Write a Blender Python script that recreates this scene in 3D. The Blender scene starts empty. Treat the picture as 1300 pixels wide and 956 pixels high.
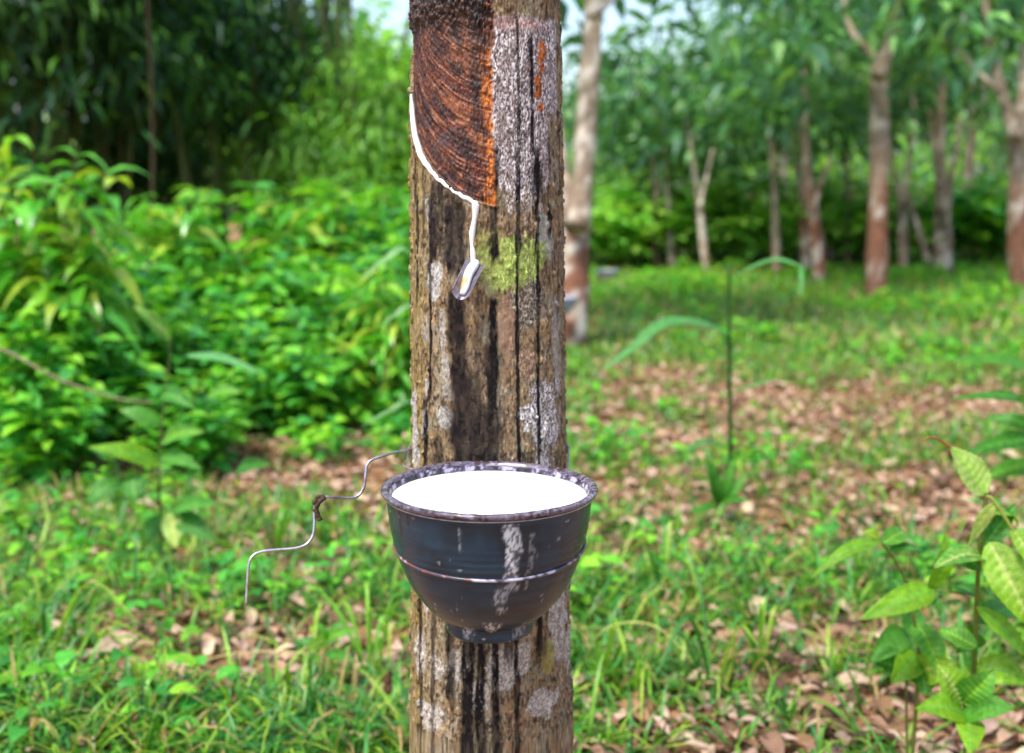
import bpy, math, random
import numpy as np
from mathutils import Vector

random.seed(7)
RNG = np.random.default_rng(11)
R = math.radians
scene = bpy.context.scene
COL = scene.collection

# ------------------------------------------------------------------ camera
F_PX, CX, CY = 1500.0, 650.0, 433.0
PITCH = math.atan((CY - 230.0) / F_PX)
CAM = np.array([0.0, 0.0, 1.05])
FW = np.array([0, math.cos(PITCH), -math.sin(PITCH)])
UP = np.array([0, math.sin(PITCH), math.cos(PITCH)])
RT = np.array([1.0, 0, 0])

def at(px, py, Y):
    """point that stands at distance Y in front of the viewpoint"""
    d = FW + RT * (px - CX) / F_PX + UP * (CY - py) / F_PX
    return CAM + d * (Y / d[1])

def on_ground(px, py, z=0.0):
    d = FW + RT * (px - CX) / F_PX + UP * (CY - py) / F_PX
    return CAM + d * ((z - CAM[2]) / d[2])

cam_data = bpy.data.cameras.new('camera')
cam = bpy.data.objects.new('camera', cam_data)
COL.objects.link(cam)
cam.location = CAM
cam.rotation_euler = (R(90) - PITCH, 0, 0)
cam_data.sensor_width = 36
cam_data.lens = F_PX / 1300 * 36
cam_data.shift_y = -(478 - 433) / 1300
cam_data.clip_start = 0.05
cam_data.clip_end = 600
cam_data.dof.use_dof = True
cam_data.dof.focus_distance = 1.23
cam_data.dof.aperture_fstop = 4.0
scene.camera = cam

# ------------------------------------------------------------------ light
w = bpy.data.worlds.new("World")
scene.world = w
w.use_nodes = True
nt = w.node_tree
nt.nodes.clear()
sky = nt.nodes.new('ShaderNodeTexSky')
sky.sky_type = 'NISHITA'
sky.sun_disc = False
SUN_EL, SUN_ROT = R(63), R(222)
sky.sun_elevation = SUN_EL
sky.sun_rotation = SUN_ROT
sky.air_density = 1.0
sky.dust_density = 2.0
bg = nt.nodes.new('ShaderNodeBackground')
bg.inputs['Strength'].default_value = 0.15
wo = nt.nodes.new('ShaderNodeOutputWorld')
nt.links.new(sky.outputs[0], bg.inputs[0])
nt.links.new(bg.outputs[0], wo.inputs[0])
sun_d = bpy.data.lights.new('sun', 'SUN')
sun_d.energy = 2.5
sun_d.angle = R(16)
sun_d.color = (1.0, 0.95, 0.86)
sun = bpy.data.objects.new('sun', sun_d)
COL.objects.link(sun)
sd = Vector((math.cos(SUN_EL) * math.sin(SUN_ROT), math.cos(SUN_EL) * math.cos(SUN_ROT), math.sin(SUN_EL)))
sun.rotation_euler = sd.to_track_quat('Z', 'Y').to_euler()
sun.location = (-3, -3, 8)
scene.view_settings.view_transform = 'Standard'
scene.view_settings.look = 'None'
scene.view_settings.gamma = 1
scene.view_settings.exposure = 1.1
scene.render.engine = 'CYCLES'
scene.cycles.use_denoising = True
scene.cycles.max_bounces = 6
scene.cycles.diffuse_bounces = 4
scene.cycles.transmission_bounces = 4
scene.cycles.caustics_reflective = False
scene.cycles.caustics_refractive = False
scene.cycles.sample_clamp_indirect = 6

# ------------------------------------------------------------------ numpy helpers
def lin(r, g, b):
    c = np.array([r, g, b], float) / 255
    return np.where(c <= 0.04045, c / 12.92, ((c + 0.055) / 1.055) ** 2.4)

def _hash(ix, iy, iz, seed):
    h = (ix.astype(np.uint32) * np.uint32(374761393) + iy.astype(np.uint32) * np.uint32(668265263)
         + iz.astype(np.uint32) * np.uint32(2147483647) + np.uint32(seed * 974711 % 4294967291))
    h = (h ^ (h >> np.uint32(13))) * np.uint32(1274126177)
    h = h ^ (h >> np.uint32(16))
    h = h * np.uint32(2246822519)
    h = h ^ (h >> np.uint32(15))
    return (h & np.uint32(0xFFFFFF)).astype(np.float64) / 16777215.0

def noise(x, y, z, seed=0):
    x, y, z = np.broadcast_arrays(np.asarray(x, float), np.asarray(y, float), np.asarray(z, float))
    x = x + 1000.0; y = y + 1000.0; z = z + 1000.0
    xi, yi, zi = np.floor(x).astype(np.int64), np.floor(y).astype(np.int64), np.floor(z).astype(np.int64)
    fx, fy, fz = x - xi, y - yi, z - zi
    fx = fx * fx * (3 - 2 * fx); fy = fy * fy * (3 - 2 * fy); fz = fz * fz * (3 - 2 * fz)
    def h(a, b, c): return _hash(xi + a, yi + b, zi + c, seed)
    x00 = h(0, 0, 0) * (1 - fx) + h(1, 0, 0) * fx
    x10 = h(0, 1, 0) * (1 - fx) + h(1, 1, 0) * fx
    x01 = h(0, 0, 1) * (1 - fx) + h(1, 0, 1) * fx
    x11 = h(0, 1, 1) * (1 - fx) + h(1, 1, 1) * fx
    return (x00 * (1 - fy) + x10 * fy) * (1 - fz) + (x01 * (1 - fy) + x11 * fy) * fz

def fbm(x, y, z, seed=0, octv=4):
    s, a, t = 0, 1.0, 0
    f = 1.0
    for k in range(octv):
        s = s + a * noise(x * f, y * f, z * f, seed + k * 17)
        t += a; a *= 0.5; f *= 2.03
    return s / t

def sstep(a, b, x):
    t = np.clip((x - a) / (b - a + 1e-12), 0, 1)
    return t * t * (3 - 2 * t)

def fast_mesh(name, V, Fc, C=None, smooth=True):
    """V (n,3), Fc (m,k) with k = 3 or 4, C (n,3) linear colours"""
    me = bpy.data.meshes.new(name)
    V = np.ascontiguousarray(V, dtype=np.float32); Fc = np.ascontiguousarray(Fc, dtype=np.int32)
    m, k = Fc.shape
    me.vertices.add(len(V)); me.vertices.foreach_set('co', V.ravel())
    me.loops.add(m * k); me.loops.foreach_set('vertex_index', Fc.ravel())
    me.polygons.add(m)
    me.polygons.foreach_set('loop_start', np.arange(0, m * k, k, dtype=np.int32))
    me.polygons.foreach_set('loop_total', np.full(m, k, dtype=np.int32))
    me.polygons.foreach_set('use_smooth', np.full(m, smooth))
    me.update(calc_edges=True)
    me.validate()
    if C is not None:
        a = me.color_attributes.new('Col', 'FLOAT_COLOR', 'POINT')
        C4 = np.ones((len(V), 4), np.float32); C4[:, :3] = C
        a.data.foreach_set('color', C4.ravel())
    return me

def obj(name, me, mat, parent=None, loc=None):
    o = bpy.data.objects.new(name, me)
    if me is not None and mat is not None and not me.materials:
        me.materials.append(mat)
    if parent is not None: o.parent = parent
    if loc is not None: o.location = loc
    COL.objects.link(o)
    return o

def tag(o, label=None, cat=None, group=None, kind=None):
    if label: o['label'] = label
    if cat: o['category'] = cat
    if group: o['group'] = group
    if kind: o['kind'] = kind
    return o

def empty(name, loc=(0, 0, 0), rz=0, label=None, cat=None, group=None):
    o = bpy.data.objects.new(name, None)
    o.empty_display_size = 0.1
    o.location = loc; o.rotation_euler = (0, 0, rz)
    COL.objects.link(o)
    return tag(o, label, cat, group)

def kids(o):
    return [c for c in COL.objects if c.parent == o]

def copy_tree(src, loc, rz, sc, label, group=None, name=None):
    c = src.copy(); COL.objects.link(c)
    c.location = loc; c.rotation_euler = (0, 0, rz); c.scale = (sc, sc, sc) if not isinstance(sc, tuple) else sc
    c['label'] = label
    if group: c['group'] = group
    for k in kids(src):
        d = k.copy(); COL.objects.link(d); d.parent = c
    return c

def join(parts):
    V, F_, C, n = [], [], [], 0
    for v, f, c in parts:
        V.append(v); F_.append(f + n); n += len(v)
        C.append(np.broadcast_to(np.asarray(c, float), v.shape))
    return np.concatenate(V), np.concatenate(F_), np.concatenate(C)

def catmull(pts, n=8):
    P = np.array(pts, float)
    P = np.vstack([2 * P[0] - P[1], P, 2 * P[-1] - P[-2]])
    out = []
    for i in range(1, len(P) - 2):
        for t in np.linspace(0, 1, n, endpoint=False):
            a, b, c, d = P[i - 1], P[i], P[i + 1], P[i + 2]
            out.append(0.5 * (2 * b + (c - a) * t + (2 * a - 5 * b + 4 * c - d) * t * t + (-a + 3 * b - 3 * c + d) * t ** 3))
    out.append(P[-2])
    return np.array(out)

def tube(pts, rad, seg=8, c=(.2, .2, .2), cfun=None, caps=True):
    """swept tube; quads only, ends pinched"""
    P = np.array(pts, float); n = len(P)
    rad = np.broadcast_to(np.asarray(rad, float), (n,)).copy()
    if caps:
        P = np.vstack([P[0], P, P[-1]]); rad = np.concatenate([[rad[0] * .02], rad, [rad[-1] * .02]]); n += 2
    T = np.gradient(P, axis=0); T /= np.linalg.norm(T, axis=1)[:, None] + 1e-12
    T[0] = T[1]; T[-1] = T[-2]
    ref = np.array([0.31, 0.17, 0.93]) if abs(T[0][2]) < .9 else np.array([1.0, 0.1, 0])
    X = np.cross(T[0], ref); X /= np.linalg.norm(X)
    rings = []
    for i in range(n):
        X = X - T[i] * X.dot(T[i]); X /= np.linalg.norm(X) + 1e-12
        Y = np.cross(T[i], X)
        a = np.linspace(0, 2 * np.pi, seg, endpoint=False)
        rings.append(P[i] + rad[i] * (np.cos(a)[:, None] * X + np.sin(a)[:, None] * Y))
    V = np.concatenate(rings)
    i, j = np.meshgrid(np.arange(n - 1), np.arange(seg), indexing='ij')
    a = i * seg + j; b = i * seg + (j + 1) % seg
    F_ = np.stack([a, b, b + seg, a + seg], -1).reshape(-1, 4)
    return V, F_, (np.asarray(c) if cfun is None else cfun(V))

def grid_faces(nr, nc, wrap=False):
    cc = nc if wrap else nc - 1
    i, j = np.meshgrid(np.arange(nr - 1), np.arange(cc), indexing='ij')
    a = i * nc + j; b = i * nc + (j + 1) % nc
    return np.stack([a, b, b + nc, a + nc], -1).reshape(-1, 4)

def lathe(prof, seg, cfun=None, wob=0.0, seed=1):
    prof = np.array(prof, float)
    a = np.linspace(0, 2 * np.pi, seg, endpoint=False)
    r, z = prof[:, 0], prof[:, 1]
    rr = r[:, None] * np.ones(seg)
    zz = z[:, None] * np.ones(seg)
    if wob:
        rr = rr * (1 + wob * (noise(np.cos(a) * 1.3, np.sin(a) * 1.3, zz * 9, seed) - .5))
    V = np.stack([rr * np.cos(a), rr * np.sin(a), zz], -1).reshape(-1, 3)
    return V, grid_faces(len(prof), seg, True)

def unit(v):
    v = np.asarray(v, float)
    return v / (np.linalg.norm(v, axis=-1, keepdims=True) + 1e-12)

# leaf templates: columns a (along), b (across), c (lift)
def template(rows, cup=0.12, ncol=3):
    v = []
    for a, wd, cu in rows:
        for b in np.linspace(-1, 1, ncol):
            v.append((a, b * wd * .5, cu, cup * wd * abs(b)))
    return np.array(v), grid_faces(len(rows), ncol)

T_BROAD = template([(0, .08, 0), (.15, .6, .02), (.4, 1, .04), (.68, .8, .02), (.88, .35, -.02), (1, .03, -.06)], .12)
T_KITE = (np.array([(0, 0, 0, 0), (.42, -.5, 0, .22), (1, 0, -.08, 0), (.42, .5, 0, .22)]) , np.array([[0, 1, 2], [0, 2, 3]]))
T_LANCE = template([(0, .15, 0), (.25, .9, .0), (.6, .8, 0), (1, .03, 0)], .1)
T_BLADE = template([(0, .8, 0), (.25, 1, 0), (.5, .9, 0), (.75, .6, 0), (1, .04, 0)], .25, 3)
T_BLADE2 = template([(0, .8, 0), (.3, 1, 0), (.65, .8, 0), (1, .04, 0)], 0, 2)
T_DRY = template([(0, .12, 0), (.25, .85, .05), (.55, 1, .12), (.8, .6, .05), (1, .05, -.08)], .25)

def leaves(Tm, P, D, N, L, W, droop, C, shade=True):
    tv, tf = Tm
    n = len(P); k = len(tv)
    D = unit(D); X = unit(np.cross(D, N)); N = np.cross(X, D)
    L = np.broadcast_to(L, (n,)); W = np.broadcast_to(W, (n,)); droop = np.broadcast_to(droop, (n,))
    a, b, c = tv[:, 0], tv[:, 1], tv[:, 2]
    V = (P[:, None, :] + D[:, None, :] * (a[None, :] * L[:, None])[..., None]
         + X[:, None, :] * (b[None, :] * W[:, None])[..., None]
         + N[:, None, :] * (c[None, :] * L[:, None] + tv[:, 3][None, :] * W[:, None])[..., None])
    V[..., 2] -= (a[None, :] ** 2) * (droop * L)[:, None]
    Fc = (tf[None] + (np.arange(n) * k)[:, None, None]).reshape(-1, tf.shape[1])
    Cc = np.repeat(np.broadcast_to(C, (n, 3))[:, None, :], k, axis=1)
    return V.reshape(-1, 3), Fc, Cc.reshape(-1, 3)

def rdir(n, zc=0.0, zs=1.0):
    v = RNG.normal(size=(n, 3)); v[:, 2] = v[:, 2] * zs + zc
    return unit(v)

# ------------------------------------------------------------------ materials
def mat_base(name):
    m = bpy.data.materials.new(name); m.use_nodes = True
    t = m.node_tree; t.nodes.clear()
    out = t.nodes.new('ShaderNodeOutputMaterial')
    p = t.nodes.new('ShaderNodeBsdfPrincipled')
    t.links.new(p.outputs[0], out.inputs[0])
    return m, t, p, out

def col_mul_noise(t, src, scale, lo, hi, detail=5, stretch=None, coord='Object'):
    tc = t.nodes.new('ShaderNodeTexCoord'); mp = t.nodes.new('ShaderNodeMapping')
    if stretch: mp.inputs['Scale'].default_value = stretch
    t.links.new(tc.outputs[coord], mp.inputs[0])
    nz = t.nodes.new('ShaderNodeTexNoise'); nz.inputs['Scale'].default_value = scale; nz.inputs['Detail'].default_value = detail
    t.links.new(mp.outputs[0], nz.inputs['Vector'])
    mr = t.nodes.new('ShaderNodeMapRange'); mr.inputs['From Min'].default_value = .3; mr.inputs['From Max'].default_value = .7
    mr.inputs['To Min'].default_value = lo; mr.inputs['To Max'].default_value = hi
    t.links.new(nz.outputs['Fac'], mr.inputs['Value'])
    vm = t.nodes.new('ShaderNodeVectorMath'); vm.operation = 'SCALE'
    t.links.new(src, vm.inputs[0]); t.links.new(mr.outputs[0], vm.inputs['Scale'])
    return vm.outputs[0], nz, mp

def leaf_material(name, trans=0.35, rough=0.42, spec=0.5, tcol=(1.25, 1.3, .5), nscale=30):
    m, t, p, out = mat_base(name)
    at_ = t.nodes.new('ShaderNodeAttribute'); at_.attribute_name = 'Col'
    c, _, _ = col_mul_noise(t, at_.outputs['Color'], nscale, .8, 1.2, 3)
    t.links.new(c, p.inputs['Base Color'])
    p.inputs['Roughness'].default_value = rough
    p.inputs['Specular IOR Level'].default_value = spec
    if trans:
        tr = t.nodes.new('ShaderNodeBsdfTranslucent')
        vm = t.nodes.new('ShaderNodeVectorMath'); vm.operation = 'MULTIPLY'; vm.inputs[1].default_value = tcol
        t.links.new(c, vm.inputs[0]); t.links.new(vm.outputs[0], tr.inputs['Color'])
        mx = t.nodes.new('ShaderNodeMixShader'); mx.inputs[0].default_value = trans
        t.links.new(p.outputs[0], mx.inputs[1]); t.links.new(tr.outputs[0], mx.inputs[2])
        t.links.new(mx.outputs[0], out.inputs[0])
    return m

def attr_material(name, rough=.8, spec=.3, nscale=60, lo=.75, hi=1.25, bump=0.3, bscale=120, bdist=.002, stretch=None, coat=0):
    m, t, p, out = mat_base(name)
    at_ = t.nodes.new('ShaderNodeAttribute'); at_.attribute_name = 'Col'
    c, nz, mp = col_mul_noise(t, at_.outputs['Color'], nscale, lo, hi, 6, stretch)
    t.links.new(c, p.inputs['Base Color'])
    p.inputs['Roughness'].default_value = rough
    p.inputs['Specular IOR Level'].default_value = spec
    p.inputs['Coat Weight'].default_value = coat
    if bump:
        n2 = t.nodes.new('ShaderNodeTexNoise'); n2.inputs['Scale'].default_value = bscale; n2.inputs['Detail'].default_value = 6
        t.links.new(mp.outputs[0], n2.inputs['Vector'])
        b = t.nodes.new('ShaderNodeBump'); b.inputs['Strength'].default_value = bump; b.inputs['Distance'].default_value = bdist
        t.links.new(n2.outputs['Fac'], b.inputs['Height']); t.links.new(b.outputs[0], p.inputs['Normal'])
    return m

M_LEAF = leaf_material('shrub_leaf', .35, .3, .7)
M_CROWN = leaf_material('rubber_leaf', .42, .32, .5, nscale=8)
M_BAMBOO = leaf_material('bamboo_leaf', .25, .45, .4, nscale=6)
M_GRASS = leaf_material('grass_blade', .35, .36, .5)
M_WEED = leaf_material('weed_leaf', .4, .5, .35, nscale=90)
M_DRY = leaf_material('dry_leaf', .12, .6, .35, (1.1, .9, .6), nscale=70)
M_BARK = attr_material('bark', .85, .2, 150, .74, 1.26, .3, 420, .0012, (1, 1, .75))
M_PANEL = attr_material('cut_wood', .55, .4, 160, .7, 1.35, .5, 420, .0015)
M_TRUNK = attr_material('far_bark', .85, .2, 14, .7, 1.3, .6, 40, .02)
M_WIRE = attr_material('wire_metal', .38, .5, 200, .7, 1.25, .15, 400, .0004)
for _n in M_WIRE.node_tree.nodes:
    if _n.type == 'BSDF_PRINCIPLED': _n.inputs['Metallic'].default_value = .85
M_SPOUT = attr_material('spout_metal', .4, .5, 150, .7, 1.2, .2, 300, .0006)
for _n in M_SPOUT.node_tree.nodes:
    if _n.type == 'BSDF_PRINCIPLED': _n.inputs['Metallic'].default_value = .6
M_BOWL = attr_material('bowl_rubber', .27, .42, 60, .85, 1.15, .2, 160, .0006)
M_TWIG = attr_material('twig', .8, .2, 120, .7, 1.3, .3, 200, .001)

m, t, p, out = mat_base('latex')
p.inputs['Base Color'].default_value = (.76, .755, .73, 1)
p.inputs['Roughness'].default_value = .28
p.inputs['Subsurface Weight'].default_value = .15
p.inputs['Subsurface Radius'].default_value = (.01, .01, .01)
p.inputs['Subsurface Scale'].default_value = .3
M_LATEX = m

# ground
m, t, p, out = mat_base('forest_floor')
tc = t.nodes.new('ShaderNodeTexCoord')
n1 = t.nodes.new('ShaderNodeTexNoise'); n1.inputs['Scale'].default_value = 1.3; n1.inputs['Detail'].default_value = 8
n2 = t.nodes.new('ShaderNodeTexVoronoi'); n2.inputs['Scale'].default_value = 26
n3 = t.nodes.new('ShaderNodeTexNoise'); n3.inputs['Scale'].default_value = 45; n3.inputs['Detail'].default_value = 6
for n_ in (n1, n2, n3): t.links.new(tc.outputs['Object'], n_.inputs['Vector'])
r1 = t.nodes.new('ShaderNodeValToRGB')
e = r1.color_ramp.elements
e[0].position = .3; e[0].color = (*lin(96, 84, 46), 1)
e[1].position = .7; e[1].color = (*lin(168, 126, 92), 1)
e2 = e.new(.5); e2.color = (*lin(136, 104, 70), 1)
t.links.new(n1.outputs['Fac'], r1.inputs[0])
r2 = t.nodes.new('ShaderNodeValToRGB')
e = r2.color_ramp.elements
e[0].color = (*lin(120, 82, 60), 1); e[1].color = (*lin(196, 150, 120), 1)
t.links.new(n2.outputs['Color'], r2.inputs[0])
mx = t.nodes.new('ShaderNodeMix'); mx.data_type = 'RGBA'; mx.inputs[0].default_value = .45
t.links.new(r1.outputs[0], mx.inputs[6]); t.links.new(r2.outputs[0], mx.inputs[7])
vm = t.nodes.new('ShaderNodeVectorMath'); vm.operation = 'SCALE'
mr = t.nodes.new('ShaderNodeMapRange'); mr.inputs['To Min'].default_value = .55; mr.inputs['To Max'].default_value = 1.35
t.links.new(n3.outputs['Fac'], mr.inputs['Value']); t.links.new(mx.outputs[2], vm.inputs[0]); t.links.new(mr.outputs[0], vm.inputs['Scale'])
t.links.new(vm.outputs[0], p.inputs['Base Color'])
p.inputs['Roughness'].default_value = .95; p.inputs['Specular IOR Level'].default_value = .15
b = t.nodes.new('ShaderNodeBump'); b.inputs['Strength'].default_value = .6; b.inputs['Distance'].default_value = .01
t.links.new(n3.outputs['Fac'], b.inputs['Height']); t.links.new(b.outputs[0], p.inputs['Normal'])
M_GROUND = m

def hfun(x, y):
    return (fbm(np.asarray(x) * .9, np.asarray(y) * .9, 0.0, 5, 3) - .5) * .09 + (noise(np.asarray(x) * 6, np.asarray(y) * 6, 0., 8) - .5) * .012

# ------------------------------------------------------------------ ground
gx = np.concatenate([-np.geomspace(150, 6.2, 30), np.linspace(-6, 6, 161), np.geomspace(6.2, 150, 30)])
gy = np.concatenate([-np.geomspace(40, .6, 12), np.linspace(-.5, 12, 181), np.geomspace(12.3, 260, 40)])
GX, GY = np.meshgrid(gx, gy)
GZ = hfun(GX, GY)
V = np.stack([GX, GY, GZ], -1).reshape(-1, 3)
g = obj('ground', fast_mesh('ground', V, grid_faces(len(gy), len(gx))), M_GROUND)
tag(g, 'brown leaf-strewn forest floor of the plantation', 'ground', kind='structure')

# ------------------------------------------------------------------ main rubber tree
TX, TY = -0.0285, 1.40
def t_axis(z): return TX + (z - .8) * -0.006, TY
def t_rad(z):
    return np.interp(z, [-.1, .0, .2, .46, .8, 1.26, 2.0, 3.2], [.125, .118, .107, .0985, .0915, .0865, .081, .072])
def th_of(px): return np.degrees(np.arcsin(np.clip((px - 621) / 97., -.995, .995)))
def z_of(py): return at(621, py, 1.306)[2]

# helical tapping cut: angle (deg) -> height
cut_th = np.array([-190, -130, -95, -76, -68, -56, -38.7, -21, -4.8, 6])
cut_y = np.array([-260, -40, 60, 128, 163, 194, 221, 242, 256, 262])
cut_z = np.array([z_of(v) for v in cut_y])
def zcut(th): return np.interp(th, cut_th, cut_z)

th_c = np.concatenate([np.arange(-180, -102, 4), np.arange(-102, 102, .42), np.arange(102, 180, 4)])
z_r = np.concatenate([np.arange(-.08, .40, .012), np.arange(.40, 1.32, .00105), np.arange(1.32, 3.25, .02)])
TH, ZZ = np.meshgrid(th_c, z_r)
A = np.radians(TH)
sx, cy_ = np.sin(A), np.cos(A)
Rr = t_rad(ZZ)
yy = np.interp(ZZ, [z_of(v) for v in np.arange(1000, -400, -20)], np.arange(1000, -400, -20).astype(float))   # height in photo rows
# angular coordinate in units like rows
U = sx * 0 + np.radians(TH) * 97 * 1.0     # arc length in the same unit as yy (~0.9 mm)
def ua(px): return math.radians(float(th_of(px))) * 97
warp = (fbm(sx * 3, cy_ * 3, ZZ * 22, 31, 4) - .5)
warp2 = (fbm(sx * 14, cy_ * 14, ZZ * 110, 37, 4) - .5)
fine = fbm(sx * 40, cy_ * 40, ZZ * 260, 41, 4)
vert = fbm(sx * 20, cy_ * 20, ZZ * 60, 43, 5)
vert2 = fbm(sx * 44, cy_ * 44, ZZ * 190, 47, 4)
mott = fbm(sx * 9, cy_ * 9, ZZ * 70, 53, 5)
horiz = fbm(sx * 16, cy_ * 16, ZZ * 200, 59, 3)

Uw = U + warp * 14 + warp2 * 7
Yw = yy + warp * 20 + warp2 * 14
base = lin(122, 104, 80)
C = np.ones(TH.shape + (3,)) * base
def mixc(mask, col):
    global C
    C = C * (1 - mask[..., None]) + np.asarray(col) * mask[..., None]
mixc(sstep(.45, .62, mott), lin(140, 116, 84))
mixc(sstep(.54, .68, vert) * .8, lin(86, 67, 50))
mixc(sstep(.53, .64, fbm(sx * 5 + 3, cy_ * 5, ZZ * 34, 62, 5)) * .75, lin(140, 130, 110))
mixc(sstep(.56, .7, fbm(sx * 6, cy_ * 6, ZZ * 40, 61, 4)) * .8, lin(124, 116, 90))
# olive left flank
mixc((1 - sstep(ua(538), ua(556), U)) * (.35 + .5 * sstep(.4, .6, vert)), lin(136, 118, 62))
# reddish band of bark right of centre
mixc(sstep(ua(636), ua(642), Uw) * (1 - sstep(ua(654), ua(662), Uw)) * sstep(380, 420, Yw) * sstep(.4, .55, mott) * .5, lin(134, 98, 70))
# small pale flecks everywhere
mixc(sstep(.66, .74, noise(sx * 55, cy_ * 55, ZZ * 260, 67)) * .45, lin(176, 158, 128))
mixc(sstep(.56, .66, vert2) * .6, lin(52, 40, 32))
mixc(sstep(.60, .66, fbm(sx * 30, cy_ * 30, ZZ * 140, 68, 4)) * .7, lin(40, 30, 26))

def patch(px, py, rx, ry, rot=0, seed=1, edge=.12, amp=.5):
    du = (U - ua(px)); dv = (yy - py)
    c_, s_ = math.cos(R(rot)), math.sin(R(rot))
    a = (du * c_ + dv * s_) / rx; b_ = (-du * s_ + dv * c_) / ry
    d = np.sqrt(a * a + b_ * b_) + (fbm(sx * 7 + seed, cy_ * 7, ZZ * 62, seed, 5) - .5) * amp * 2.2
    return 1 - sstep(1 - edge, 1 + edge, d)

dots = noise(sx * 60, cy_ * 60, ZZ * 420, 71) * .5 + noise(sx * 85, cy_ * 85, ZZ * 640, 72) * .5
cellv = noise(sx * 75, cy_ * 75, ZZ * 420, 73)
def lichen(mask, c0, c1, cd=None):
    mixc(mask, np.asarray(c0) + (np.asarray(c1) - np.asarray(c0)) * sstep(.42, .6, dots)[..., None])
    if cd is not None: mixc(mask * sstep(.55, .68, cellv), cd)
grey0, grey1 = lin(88, 78, 76), lin(158, 148, 148)
# big dotted lichen sheet beside the tapped panel
top = sstep(ua(624), ua(626), U) * (1 - sstep(ua(709), ua(712), Uw)) * sstep(15, 24, yy + warp2 * 14) * (1 - sstep(244, 252, Yw + 60 * (fbm(sx * 12, cy_ * 12, 0 * ZZ, 82, 3) - .5) + np.abs(U - ua(660)) * .6))
right_brown = sstep(ua(694), ua(704), Uw) * sstep(120, 160, Yw)
top = np.clip(top * (1 - right_brown), 0, 1)
lichen(top, grey0, grey1, lin(214, 208, 206))
mixc(top * sstep(.5, .62, mott) * .5, lin(104, 84, 74))
m_ = patch(672, 206, 34, 62, 0, 85, .1, .5); lichen(m_ * (1 - top) * .8, lin(88, 76, 66), lin(160, 148, 138), lin(205, 198, 190))
# pale rim along the sheet's top
mixc(np.clip(patch(668, 27, 46, 8, 0, 83, .3, .5), 0, 1) * .5, lin(170, 130, 120))
# orange flakes
for px, py, rx, ry in ((691, 78, 5, 26), (688, 112, 8, 22), (690, 134, 6, 8), (694, 58, 4, 10)):
    mm = patch(px, py, rx, ry, 4, int(px + py), .15, .9) * sstep(.30, .40, fbm(sx * 22, cy_ * 22, ZZ * 200, 84, 4))
    mixc(mm, lin(178, 98, 44)); mixc(mm * sstep(.5, .6, fine), lin(104, 52, 26))
# green lichen patch
gm = np.clip(patch(658, 334, 46, 36, -20, 91, .1, 1.0) + patch(668, 328, 30, 24, 30, 92, .1, .5), 0, 1)
wz = warp2 * 26 + warp * 16
gm = (sstep(ua(634), ua(640), U + wz + (yy - 340) * .25) * (1 - sstep(ua(697), ua(699), U + wz * .4 + np.abs(yy - 334) * .30))
      * sstep(302, 307, yy + wz) * (1 - sstep(0, 5, yy - 366 + wz + np.maximum(U - ua(668), 0) * 1.1))) * (.72 + .28 * sstep(.38, .5, mott)) * (1 - .5 * sstep(.58, .68, vert))
gm = np.clip(gm + .55 * sstep(ua(612), ua(620), U + wz) * (1 - sstep(ua(640), ua(644), U)) * sstep(306, 316, yy + wz) * (1 - sstep(350, 380, yy + wz)), 0, 1)
mixc(gm * .9, lin(146, 168, 80)); mixc(gm * sstep(.54, .66, vert2) * .6, lin(96, 104, 60)); mixc(gm * sstep(.54, .66, fine) * .7, lin(108, 124, 60)); mixc(gm * sstep(.6, .66, dots), lin(186, 204, 110))
mixc(patch(628, 322, 22, 26, 0, 93, .3, .6) * .5, lin(132, 140, 74))
# grey wedge above and right of it
wg = patch(694, 302, 15, 34, -14, 95, .08, .35) * (1 - gm)
lichen(wg, lin(128, 126, 112), lin(160, 158, 146))
dk = patch(672, 388, 26, 32, 0, 97, .12, .4) * (1 - gm)
lichen(dk * .85, lin(72, 62, 52), lin(150, 142, 128))
# pinkish smooth patch
mm = patch(645, 428, 13, 36, 0, 99, .1, .8); mixc(mm * .6, lin(146, 114, 92))
mm = patch(668, 462, 12, 22, 0, 101, .1, .5); lichen(mm * .7, lin(112, 88, 70), lin(166, 140, 116))
# dotted lichen low right
mm = patch(690, 538, 30, 52, 10, 103, .07, .9); lichen(mm, lin(96, 86, 80), lin(168, 162, 158), lin(206, 202, 200))
mm = patch(707, 432, 10, 52, 0, 104, .1, .5); lichen(mm * .8, lin(130, 124, 112), lin(166, 160, 150))
# pale patches on the left flank
for px, py, rx, ry, k in ((530, 552, 14, 44, 1.), (545, 548, 8, 20, .8), (532, 590, 12, 20, .9), (547, 500, 5, 15, .8), (571, 534, 11, 16, .9), (557, 358, 12, 22, .95),
                          (563, 346, 10, 12, .8), (556, 378, 7, 10, .8), (551, 268, 5, 16, .6), (568, 428, 5, 30, .6), (572, 470, 5, 18, .6),
                          (546, 425, 6, 20, .45), (576, 500, 8, 10, .5)):
    mm = patch(px, py, rx, ry, 0, int(px * 3 + py), .1, .5)
    lichen(mm * k, lin(138, 134, 126), lin(184, 182, 178))
# pale patches under the bowl
for px, py, rx, ry in ((538, 848, 13, 30), (560, 858, 9, 16), (584, 850, 16, 22), (634, 850, 18, 26), (704, 800, 18, 60), (715, 852, 14, 40),
                       (660, 838, 12, 22), (548, 760, 12, 34), (700, 740, 14, 24), (610, 880, 12, 24), (684, 900, 22, 20), (550, 920, 22, 20)):
    mm = patch(px, py, rx, ry, 0, int(px * 5 + py), .1, .5)
    lichen(mm * .95, lin(134, 126, 114), lin(184, 176, 166))
mm = patch(690, 842, 10, 22, 0, 7, .1, .4); mixc(mm * .6, lin(150, 140, 70))
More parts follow.
